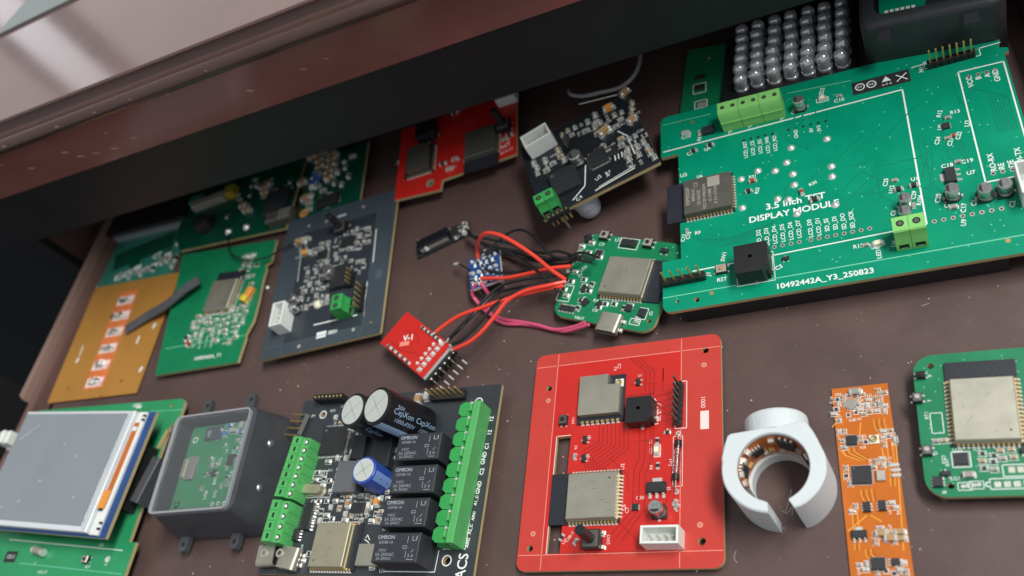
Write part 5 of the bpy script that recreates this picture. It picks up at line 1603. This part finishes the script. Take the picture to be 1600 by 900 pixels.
# ================================================================ small red breakout
T = thing('red_breakout_board', 'small red breakout board with black pin row, tilted between the black boards', 'circuit board', ((-63.75, 97.06, 9), -41.51), 1.6)
w_, h_ = (31.32, 17.13)
board = pcb(T, [(0, 0), (w_, 0), (w_, h_), (0, h_)], [], 'pour_red', side='white_plastic')
s = Silk(Z, 'silk')
s.text('V-1', (10.66, 8.87), 3.6, 40, bold=.25); s.fill((11.14, 6.05), 4.6, 2.0, 40, 'score_red'); s.ln((6.88, 10.49), (13.13, 12.38), (18.18, 9.17), w=.3, m='trace_red'); s.ln((5.03, 3.15), (11.81, 2.67), (19.6, 5.95), w=.3, m='trace_red')
for i in range(6):
    x = w_ - 4.5
    s.fill((x + .4 * 0, 1.9 + 2.7 * i), 2.4, 2.0, 0, 'solder')
s.build('silkscreen', board)
for i in range(6):
    joint(T, (w_ - 4.2, 1.9 + 2.7 * i), Z, 1.0, 1.0); joint(T, (w_ - 7.6, 3.2 + 2.5 * i), Z, .9, .9) if i < 5 else None
sm = Smalls(Z, None, 4)
for i in range(5):
    sm.one((6 + 3.4 * i, 1.2), 0, 'k', 1.2, False); sm.one((14 + 2.6 * i, h_ - 1.3), 0, 'k', 1.2, False)
sm.build(T)
b = MB(); b.box(w_ - 1.2, w_ + 1.6, .4, h_ - .4, -3.0, -.1, 'plastic_black'); o = b.build('pin_header', T)
for i in range(6):
    g = MB(); y = 1.9 + 2.7 * i
    g.tube(spline([(w_ + .2, y, -2.0), (w_ + 2.2, y, -.4), (w_ + 3.4, y, -1.8), (w_ + 8.0, y, -2.2)], 4), .36, 'plastic_black' if i % 2 else 'can_dark', 6)
    g.tube([(w_ + 6.4, y, -2.1), (w_ + 9.4, y, -2.3)], .4, 'solder', 6)
    g.dome(w_ + 1.8, y, -.6, .6, .6, 'solder', 8, 3)
    g.build('pin', o)
leads(T, [(4, 4), (4, h_ - 4), (w_ - 5, 4), (w_ - 5, h_ - 4)], 0, 7.4, .5)

# ================================================================ small blue level board
T = thing('blue_breakout_board', 'tiny blue breakout board with rows of solder joints at the wire ends', 'circuit board', ((-23.29, 114.5, 8), 8.49), 1.6)
w_, h_ = (14.67, 15.67)
board = pcb(T, [(0, 0), (w_, 0), (w_, h_), (0, h_)], [], 'mask_blue', side='white_plastic')
for i in range(5):
    for y in (1.6, h_ / 2, h_ - 1.6):
        joint(T, (1.9 + 2.7 * i, y), Z, 1.0, 1.1)
s = Silk(Z)
for i in range(4):
    s.fill((3.2 + 2.7 * i, h_ * .32), 1.0, 2.6, 0, 'silk'); s.fill((3.2 + 2.7 * i, h_ * .74), 1.2, 2.0, 0, 'silk')
s.build('silkscreen', board)
sm = Smalls(Z, None, 9); sm.cloud(1.5, 3, w_ - 1.5, h_ - 3, 9, 1.1, kinds='kgk', gap=2.2); sm.build(T)
q = (-5.35, 17.55, -0.4); b = MB(); b.tube([(1, h_ - 6, 2), (q[0], q[1], q[2])], .35, 'wire_black', 6); b.tube([(q[0], q[1], q[2]), (q[0] - 2.2, q[1] + .6, q[2])], .8, 'tin', 8); b.build('stub_wire', T)
leads(T, [(2, 2), (w_ - 2, 2), (2, h_ - 2), (w_ - 2, h_ - 2)], 0, 6.4, .4)

# ================================================================ small black module at the wire ends
a0, a1 = (-54.76, 147.23), (-33.35, 152.83)
dgm = math.degrees(math.atan2(a1[1] - a0[1], a1[0] - a0[0])); L_ = math.dist(a0, a1) + 3
T = thing('black_sensor_module', 'small long black module at the end of the black wires', 'module', ((a0[0], a0[1], 0), dgm))
b = MB(); b.box(-2, L_, -3.6, 3.6, .3, 1.9, 'mask_black'); b.build('bare_board', T)
b = MB(); b.box(0, L_ * .62, -2.9, 2.9, 1.95, 5.6, 'sleeve_black', ch=.7); b.box(1, L_ * .6, -3.2, -2.9, 2.6, 4.4, 'ceramic_grey'); b.build('housing', T)
b = MB(); b.box(L_ * .66, L_ * .80, -3, 3, 1.95, 3.4, 'chip_black', ch=.2); b.build('chip', T)
for x, y in ((L_ - 2, 2.4), (L_ - 1.6, 0), (L_ - 2, -2.4), (L_ * .88, -2.6), (1, 2.8), (4, -3.0)):
    joint(T, (x, y), 3.4 if x < L_ * .75 else 1.9, 1.3, 1.9)
sm = Smalls(6.0, None, 3); sm.z = 1.9; sm.cloud(L_ * .64, -3, L_ * .95, 3, 8, 1.3, kinds='gks'); sm.build(T)

# ================================================================ green boards under the desk; their dark mask includes the desk's shade
T = thing('green_circuit_board', 'dark green board with tan and blue parts, under the desk above the glare-toned black board', 'circuit board', ((-127.93, 170.89, 6), 2.13), 1.6)
w_, h_ = (37.16, 49.51)
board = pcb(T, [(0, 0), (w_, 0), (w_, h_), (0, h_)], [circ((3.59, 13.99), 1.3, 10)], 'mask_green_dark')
s = Silk(Z); s.ring(*(3.59, 13.99), s.z, 1.3, 2.6, 'orange_part', 16)
sm = Smalls(Z, s, 91)
for q in ((8.59, 46.56), (9.8, 41.75), (16.52, 44.52), (16.83, 40.06), (16.31, 35.95), (16.47, 32.48), (-0.17, 34.5), (2.9, 51.32), (4.01, 22.5), (16.42, 47.62)):
    sm.one(q, 10, 'c', 3.0, False)
for q in ((7.57, 36.06), (8.01, 31.21), (8.89, 33.03)):
    sm.one(q, 80, 'b', 3.0, False)
sm.cloud(4, 14, w_ - 8, h_ - 6, 22, 1.6, kinds='sgs', gap=2.4)
sm.build(T); s.build('silkscreen', board)
chip(T, (18.77, 15.91), 12, 6, 2.6, Z, 5, dot=False); chip(T, (10.22, 51.27), 6, 4, 2.4, Z, 5, m='ceramic_grey', dot=False, name='connector')
leads(T, [(5, 5), (w_ - 6, 6), (5, h_ - 6), (w_ - 6, h_ - 6)], 0, 4.4, .5)

T = thing('green_circuit_board', 'green board, colour darkened for desk shade, with metal sockets, under the desk behind the amber panel', 'circuit board', ((-215.04, 184.16, 5), -3.43), 1.6)
w_, h_ = (79.43, 47.28)
board = pcb(T, [(8, 0), (w_, 0), (w_, h_), (0, h_), (0, 10)], [], 'mask_green_dark')  # dark mask stands in for the desk's shade on this green board
s = Silk(Z)
sm = Smalls(Z, s, 95)
for q in ((45.9, 20.91), (49.35, 17.2), (56.82, 30.28), (58.43, 32.03), (58.79, 26.82)):
    sm.one(q, 0, 'c', 2.8, False)
sm.cloud(30, 14, w_ - 4, h_ - 6, 14, 1.3, kinds='gkk', gap=2.6)
sm.build(T); s.build('silkscreen', board)
chip(T, (69.91, 16.92), 14, 16, 3.0, Z, 0, dot=False, m='mask_black'); q = (76.7, 5.66)
b = MB().at(q[0], q[1], 4); b.cbox(0, 0, Z + .1, 16, 6.5, 5.0, 'can_dark', ch=.5)
for k in range(4):
    b.cbox(1 + k * 1.8, 0, Z + 5.12, .6, 5.5, .2, 'tin')
b.build('usb_port', T)
b = MB(); q = (22.46, 12.57); b.lathe([(5.0, Z), (5.4, Z + 3), (4.4, Z + 6.5), (1.5, Z + 7.5)], q[0], q[1], 'plastic_black', 18); b.build('knob', T)
b = MB().at(*(20.02, 28.81), 8); b.cbox(0, 0, Z + .1, 22, 4.5, 4.5, 'ceramic_grey', ch=.4); b.cbox(15, 1, Z + .1, 6, 6, 5, 'olive', ch=.4); b.cbox(-9, 4, Z + .1, 10, 4, 4.0, 'mask_teal', ch=.4); b.build('connector', T)
for q in ((39.63, 6.03), (51.71, 6.36)):
    o = joint(T, q, Z, 2.1, 1.8)
leads(T, [(14, 5), (w_ - 6, 6), (6, h_ - 6), (w_ - 6, h_ - 6)], 0, 3.4, .5)

T = thing('teal_circuit_board', 'teal green board with a black display bezel, partly under the amber panel', 'circuit board', ((-279.58, 158.94, .9), 0), .8)
c_ = [(-22.57, 59.94), (-2.08, -0.81), (40.68, 4.08), (30.2, 65.98)]
b = MB()
T.location = (0, 0, .0001)
def jw(l):
    return l
pl = [(-278.55, 158.76), (-214.07, 169.03), (-210.89, 211.9), (-275.28, 213.2)]
b.prism(pl, .1, .85, 'mask_teal'); board = b.build('bare_board', T)
b = MB(); b.prism([(-273.3, 210.05), (-209.9, 206.35), (-213.18, 228.16), (-276.54, 237.44)], .9, 7.0, 'plastic_black'); b.build('display_bezel', T)
b = MB(); b.prism([(-271.89, 207.84), (-209.43, 204.89), (-209.9, 206.35), (-272.73, 209.89)], .9, 4.2, 'screen_grey'); b.build('bezel_edge', T)
s = Silk(.86)
for tx, q in (('B2', (-246.47, 182.21)), ('IO4', (-234.19, 181.35)), ('3V', (-220.22, 184.26)), ('R', (-271.59, 177.44)), ('C7', (-229.8, 188.81)), ('GND', (-253.22, 180.84))):
    s.text(tx, q, 5.0, 10, bold=.3)
for q in ((-242.42, 184.22), (-229.86, 182.41), (-221.36, 187.53), (-215.08, 193.64), (-255.92, 181.48)):
    s.fill(q, 5, 3, 10, 'silk')
s.fill((-241.77, 195.35), 44, 12, 8, 'mask_green_dark', dz=-.01); s.fill((-221.04, 186.59), 7, 9, 30, 'mask_green_dark', dz=-.006); s.fill((-246.17, 187.74), 7, 7, 30, 'mask_green_dark', dz=-.004)
s.build('silkscreen', board)
sm = Smalls(.86, None, 4); sm.cloud(*(-257.11, 178.34), *(-211.93, 184.28), 10, 2.0, kinds='gsk'); sm.build(T)

rebase(T, *(-243.3, 184.15))

# ================================================================ green strip board at the back
T = thing('green_strip_board', 'narrow dark green board standing behind the pale green terminals', 'circuit board', ((66.59, 178.38, 3), -8.42), 1.6)
w_, h_ = (17.24, 42.76)
board = pcb(T, [(0, 0), (w_, 0), (w_, h_), (0, h_)], [circ((10.05, 35.08), .9, 10)], 'mask_green_dull')
s = Silk(Z)
for q, a, c in (((8.66, 9.77), 5.2, 4.2), ((7.29, 18.93), 5.4, 5.4)):
    s.rect(q, a, c, 5, .4)
s.fill((6.69, 25.58), 4.0, 1.6, 5, 'hole_dark'); s.fill((8.97, 9.35), 3.4, 2.8, 5, 'solder'); s.build('silkscreen', board)
chip(T, (6.76, 24.84), 4.4, 2.0, .8, Z, 0, dot=False); chip(T, (7.26, 19.3), 4.4, 2.4, .8, Z, 0, dot=False)
leads(T, [(4, 5), (w_ - 4, 5), (4, h_ - 6), (w_ - 4, h_ - 6)], 0, 1.3, .5)

# ================================================================ clear LED array
(x0, y0, z0), dg = ((86.56, 179.74, 8), -7.22)
T = thing('led_array', 'block of clear round LEDs in rows on a black board', 'light array', ((x0, y0, 0), dg))
w_, h_ = (50.03, 43.17)
b = MB(); b.box(-1, w_ + 1, -1, h_ - 6, .2, 6.6, 'plastic_black', ch=.3); b.build('base_board', T)
lm = MB(); lm.lathe([(2.95, 0), (2.95, 1.0), (2.6, 1.05), (2.6, 3.2), (2.75, 4.4), (2.6, 5.6), (2.05, 6.7), (1.2, 7.35), (.2, 7.6)], 0, 0, 'led_glint', 16)
lme = lm.build('light_diode', mesh_only=True)
dm = MB(); dm.cbox(-.5, 0, .4, .9, .5, 3.6, 'alu'); dm.cbox(.7, 0, .4, .5, .5, 3.2, 'alu'); dm.cyl(-.5, 0, 4.0, 4.6, .8, 'tin', 8, .95)
dme = dm.build('lead_frame', mesh_only=True)
c00 = (7.1, 7.29); c10 = (46.37, 10.01)
for i in range(7):
    for j in range(6):
        x = c00[0] + (c10[0] - c00[0]) * i / 6
        y = c00[1] + (c10[1] - c00[1]) * i / 6 + 5.6 * j
        o = link('light_diode', lme, T, loc=(x + rnd.uniform(-.25, .25), y + rnd.uniform(-.25, .25), 6.62), rot=rnd.uniform(-20, 20)); o.rotation_euler = (rnd.uniform(-.07, .07), rnd.uniform(-.07, .07), rnd.uniform(0, 6)); link('lead_frame', dme, o)

# ================================================================ dark grey enclosure, upper right
T = thing('plastic_enclosure', 'dark grey rounded plastic enclosure behind the large green board, upper right', 'enclosure', ((141.5, 175.5, 0), -7.5))
b = MB()
o_ = rrect(0, 0, 47, 40, 5, 6)
def shr(l, d): return [(23.5 + (x - 23.5) * (1 - d / 23.5), 20 + (y - 20) * (1 - d / 20)) for x, y in l]
n = len(o_)
vs = []
for d, z in ((.8, .3), (0, 2), (0, 27.5), (.5, 29), (1.6, 29.8)):
    vs += [(x, y, z) for x, y in shr(o_, d)]
i_ = shr(o_, 5)
fs = [list(range(n))[::-1]]
for k in range(4):
    fs += [[k * n + i, k * n + (i + 1) % n, k * n + n + (i + 1) % n, k * n + n + i] for i in range(n)]
vs += [(x, y, 29.8) for x, y in i_] + [(x, y, 24) for x, y in i_]
for k in (4, 5):
    fs += [[k * n + i, k * n + (i + 1) % n, k * n + n + (i + 1) % n, k * n + n + i] for i in range(n)]
fs.append([6 * n + i for i in range(n)])
b.add(vs, fs, 'plastic_dark'); b.build('box_body', T)
b = MB(); b.prism(rrect(6.5, 7.5, 22, 34, 2), 24.1, 25.6, 'mask_green'); ib = b.build('inner_board', T)
s = Silk(25.6)
for i in range(6):
    s.fill((9 + 1.8 * i, 9.5), 1.2, 2.6, 0, 'silk')
s.build('silkscreen', ib)
for x in (8, 36):
    b = MB(); b.prism([(x - 2.4, -5), (x + 2.4, -5), (x + 2.4, .6), (x - 2.4, .6)], 24.5, 27.0, 'plastic_dark'); b.build('mounting_lug', T)

# ================================================================ white ring
T = thing('ring_case', 'white open ring case with a round head and a flex circuit lining its inside', 'ring', ((93.0, 19.0, 0), 0))
HR = 19.0
def pol(r, a, cx=0, cy=0): return (cx + r * math.cos(math.radians(a)), cy + r * math.sin(math.radians(a)))
def rout(a):
    """outer radius: full at the head, thinner towards the split"""
    return 13.7 + 1.6 * min(1, abs(((a + 90 + 180) % 360) - 180) / 75)
outer = [(4.9, -13.0)] + [pol(rout(a), a) for a in range(-62, 13, 6)] + [(13.8, 6.8), (12.8, 9.6), (11.6, 12.0), (10.6, 13.2)] + [(-11.6, 12.3), (-12.7, 11.7), (-14.0, 8.4), (-15.0, 4.8)] + [pol(rout(a), a) for a in range(168, 255, 6)] + [(-2.6, -13.8)]
inner = [(-2.5, -10.6)] + [pol(10.6, a) for a in range(249, -68, -6)] + [(3.5, -10.2)]
def ring_prism(b, out, inn, z0, z1, bev=0):
    mid = out + inn
    k = len(mid)
    b.prism(mid, z0, z1 - bev, 'print_white')
    if bev:
        cen = []
        for i, (x, y) in enumerate(mid):
            q = math.hypot(x, y)
            f = 1 - .45 / q if i < len(out) else 1 + .3 / q
            cen.append((x * f, y * f))
        b.add([(x, y, z1 - bev) for x, y in mid] + [(x, y, z1) for x, y in cen], [[i, (i + 1) % k, k + (i + 1) % k, k + i] for i in range(k)], 'print_white')
        b.prism(cen, z1 - bev + .02, z1, 'print_white')
b = MB()
ring_prism(b, outer, inner, .1, HR, .45)
b.build('ring_body', T)
b = MB()
lo_, li_ = [pol(10.55, a) for a in range(-60, 241, 6)], [pol(9.2, a) for a in range(240, -61, -6)]
b.prism(lo_ + li_, .12, 5.0, 'print_white')
b.build('inner_lip', T)
b = MB()
hd = [(.9 + 9.7 * math.cos(2 * math.pi * i / 40), 9.75 + 9.6 * math.sin(2 * math.pi * i / 40)) for i in range(40)]
k = len(hd)
rings = [(12.4, 1.0), (17.8, 1.0), (18.5, .985), (18.9, .95)]
vs = [(.9 + (x - .9) * f, y, 9.75 + (z - 9.75) * f) for y, f in rings for x, z in hd]
fs = [list(range(k))] + [[j * k + i, j * k + (i + 1) % k, j * k + k + (i + 1) % k, j * k + k + i] for j in range(3) for i in range(k)] + [[3 * k + i for i in range(k)][::-1]]
b.add(vs, fs, 'print_white')
b.build('ring_head', T)
b = MB()
vs, fs = [], []
A_ = list(range(5, 225, 8))
for a in A_:
    for z in (5.02, 17.6):
        vs.append((*pol(10.35, a), z))
for i in range(len(A_) - 1):
    fs.append([2 * i, 2 * i + 1, 2 * i + 3, 2 * i + 2])
b.add(vs, fs, 'flex_orange'); fx = b.build('flex_circuit', T)
for a, wd, hh, z, m in ((66, 6.0, 6.0, 12.5, 'chip_black'), (122, 3.4, 3.8, 11.5, 'chip_black'), (168, 3.6, 5.6, 13, 'chip_black'), (148, 2.0, 2.0, 8.6, 'ceramic_tan'), (155, 1.8, 1.6, 15, 'solder'), (188, 2.4, 2.6, 11, 'ceramic_tan'), (206, 3.2, 3.0, 10, 'chip_grey'), (98, 2.0, 2.2, 8.4, 'ceramic_tan'), (42, 2.4, 2.0, 12, 'ceramic_grey'), (138, 1.8, 1.6, 15.4, 'solder'), (182, 1.8, 1.6, 15.8, 'solder'), (92, 1.8, 1.4, 15.2, 'solder'), (196, 1.6, 1.4, 14.5, 'solder'), (110, 1.4, 1.2, 8.0, 'solder'), (80, 1.6, 1.2, 7.6, 'solder'), (25, 2.4, 3.0, 11, 'chip_black')):
    c = pol(9.9, a)
    b = MB(); b.M = Matrix.Translation((c[0], c[1], z)) @ Matrix.Rotation(math.radians(a), 4, 'Z')
    b.box(-.7, .44, -wd / 2, wd / 2, -hh / 2, hh / 2, m, ch=.08)
    if m == 'chip_black':
        for q in (-1, 0, 1):
            b.box(-.3, .42, q * wd * .3 - .3, q * wd * .3 + .3, -hh / 2 - .9, hh / 2 + .9, 'solder')
    b.build('component', fx)
b = MB()
for p0, p1, p2 in (((-1, -8, .8), (1.5, -5.5, 5), (3, -4, 9)), ((1.5, -9.5, 3), (3, -7.5, 8), (5, -7.8, 11)), ((-2, -7, .5), (-.5, -8, .5), (1, -6.5, .5))):
    b.tube(spline([p0, p1, p2], 5), .12, 'tin', 5)
b.build('loose_strands', T)

# ================================================================ orange flexible strip
T = thing('flex_strip', 'narrow orange flexible circuit strip between the white ring and the right-hand green board', 'flexible board', ((108.38, -10.36, 0.8), -2.35), .3)
w_, h_ = (16.89, 60.57)
FZ = .3
b = MB(); b.prism([(0, -12), (w_, -12), (w_, h_), (0, h_)], 0, FZ, 'flex_orange'); board = b.build('film', T)
tr = MB()
for (x0_, y0_, x1_, y1_, n) in ((*(1.79, 40.19), *(6.38, 35.62), 6), (*(11.51, 48.81), *(12.75, 43.36), 5), (*(5.44, 26.57), *(6.29, 22.56), 6), (*(4.82, 8.7), *(7.84, 4.54), 4), (*(14.33, 41.11), *(13.92, 26.96), 3), (*(2.23, 21.83), *(1.97, 8.44), 3)):
    for i in range(n):
        tr.poly([(x0_ + i * .75, y0_), (x0_ + i * .75, (y0_ + y1_) / 2 + .2 * i), (x1_ + i * .6, y1_)], .22, FZ + .02 + .001 * i, 'flex_dark' if i % 2 else 'flex_trace')
for pa, pb in (((-0.99, 47.32), (2.23, 50.91)), ((0.58, 14.17), (6.41, 18.66)), ((10.24, 16.53), (7.29, 18.61)), ((2.3, 37.63), (0.29, 40.33)), ((17.02, 40.85), (15.07, 7.92)), ((7.68, 48.14), (6.47, 41.86)), ((12.83, 39.17), (13.09, 32))):
    tr.poly([pa, pb], .3, FZ + .03, 'flex_trace')
tr.build('traces', board)
s = Silk(FZ)
sm = Smalls(FZ, s, 101)
def zone(pa, pb, n, sc=.85, kinds='ggsr', tx=.25):
    sm.cloud(min(pa[0], pb[0]), min(pa[1], pb[1]), max(pa[0], pb[0]), max(pa[1], pb[1]), n, sc, kinds=kinds, gap=1.7, text=tx, tsz=1.1)
zone((-0.46, 49.01), (7.81, 58.68), 18); zone((7.9, 50.28), (15.75, 58.14), 20, kinds='gsscs')
zone((0.57, 39.25), (3.11, 46.03), 6); zone((6.81, 39.73), (8.53, 43.78), 4); zone((13.23, 39.55), (17.11, 44.6), 8, kinds='gcs')
zone((9.14, 32.32), (14.62, 35.93), 8); zone((1.36, 27.86), (3.05, 33.84), 3); zone((12.61, 18.88), (15.2, 22.96), 4); zone((2.04, 19.89), (4.43, 22.09), 2)
zone((7.45, 10.45), (10.69, 14.43), 5, 1.1, 'cgs'); zone((10.69, 9.94), (15.87, 14.35), 9, .9, 'cgs'); zone((1.62, 1.46), (5.43, 4.62), 4); zone((12.27, 1.69), (15.4, 5.18), 5); zone((7.09, 0.95), (14.06, 2.53), 6)
for q, k, sc in (((9.83, 12.96), 'c', 1.9), ((12.07, 11.36), 'c', 1.9), ((14.86, 13.09), 'c', 1.6), ((14.8, 11.24), 'c', 1.5), ((7.19, 58.31), 'g', 2.0)):
    sm.one(q, 0, k, sc, False)
sm.build(T)
for i in range(9):
    q = (10.6, 56.11); s.fill((q[0] + .55 * i, q[1]), .3, 1.3, 0, 'solder'); s.fill((q[0] + .55 * i, q[1] - 2.4), .3, 1.3, 0, 'solder')
s.text('D101', (6.85, 49.31), 1.2, 0); s.text('U7', (12.32, 14.91), 1.2, 90); s.text('U3', (3.87, 32.75), 1.2, 90)
s.build('silkscreen', board)
chip(T, (4.44, 42.27), 3.2, 3.2, .8, FZ, -2, legs='xy', pitch=.5, ll=.45); chip(T, (6.26, 30.93), 5.6, 5.6, .9, FZ, -2, legs='xy', pitch=.5, ll=.45)
chip(T, (5.47, 54.5), 3.0, 3.0, .6, FZ, -2, m='ceramic_grey', legs='xy', pitch=.5, ll=.4)
chip(T, (6.65, 20.97), 2.0, 3.0, 1.0, FZ, 0, legs='x', pitch=.9, ll=.6); chip(T, (10.94, 21.1), 2.0, 3.0, 1.0, FZ, 0, legs='x', pitch=.9, ll=.6)
sot223(T, (3.67, 12.88), FZ, 0, .66); chip(T, (7.97, 4.17), 3.8, 3.6, 1.1, FZ, -2, legs='xy', pitch=.7, ll=.4); chip(T, (12.62, 4.56), 2.2, 2.0, .9, FZ, -2, legs='x', pitch=.8)
chip(T, (11.63, 30.31), 2.6, 3.2, .8, FZ, -2, m='tin', dot=False, name='crystal')
for q in ((15.76, 33.4), (15.92, 31.78), (15.9, 30.18)):
    b = MB().at(*q, 0); b.prism(rrect(-1.4, -.5, 1.4, .5, .45, 4), FZ + .01, FZ + .5, 'solder'); b.build('solder_joint', T)
q = (10.95, 42.06)
b = MB().at(*q, 0); b.cbox(0, 0, FZ + .02, 2.8, 2.8, .4, 'white_plastic'); b.lathe([(1.05, FZ + .42), (1.05, FZ + 1.3), (.78, FZ + 1.3), (.78, FZ + .5)], 0, 0, 'gold_pad', 16, cap=False); b.cyl(0, 0, FZ + .42, FZ + 1.1, .3, 'gold_pad', 8); b.build('antenna_socket', T)

# ================================================================ dust and crumbs on the drawer bottom
rnd = random.Random(77)
b = MB()
for i in range(460):
    x, y = rnd.uniform(-150, 180), rnd.uniform(-30, 130)
    s_ = rnd.choice((.12, .12, .15, .18, .18, .25, .32, .45))
    pts = [(x + s_ * rnd.uniform(.5, 1.3) * math.cos(k * 1.26), y + s_ * rnd.uniform(.5, 1.3) * math.sin(k * 1.26), .06) for k in range(5)]
    b.add(pts + [(x, y, .06 + s_ * .5)], [[0, 1, 5], [1, 2, 5], [2, 3, 5], [3, 4, 5], [4, 0, 5]], 'dust')
for p in ([(76, 1.02, 0.1), (75.23, -1.29, 0.1), (76.09, -2.92, 0.1)], [(105.39, 90.12, 0.1), (107.81, 88.5, 0.1)], [(142.17, 75.21, 0.1), (144.55, 75.66, 0.1)], [(16.09, 79.35, 0.1), (18.69, 81.08, 0.1)]):
    b.tube(spline(p, 4), .08, 'dust', 4)
o = b.build('dust', stuff=True)
o['label'] = 'pale dust specks and fibres scattered on the drawer bottom'
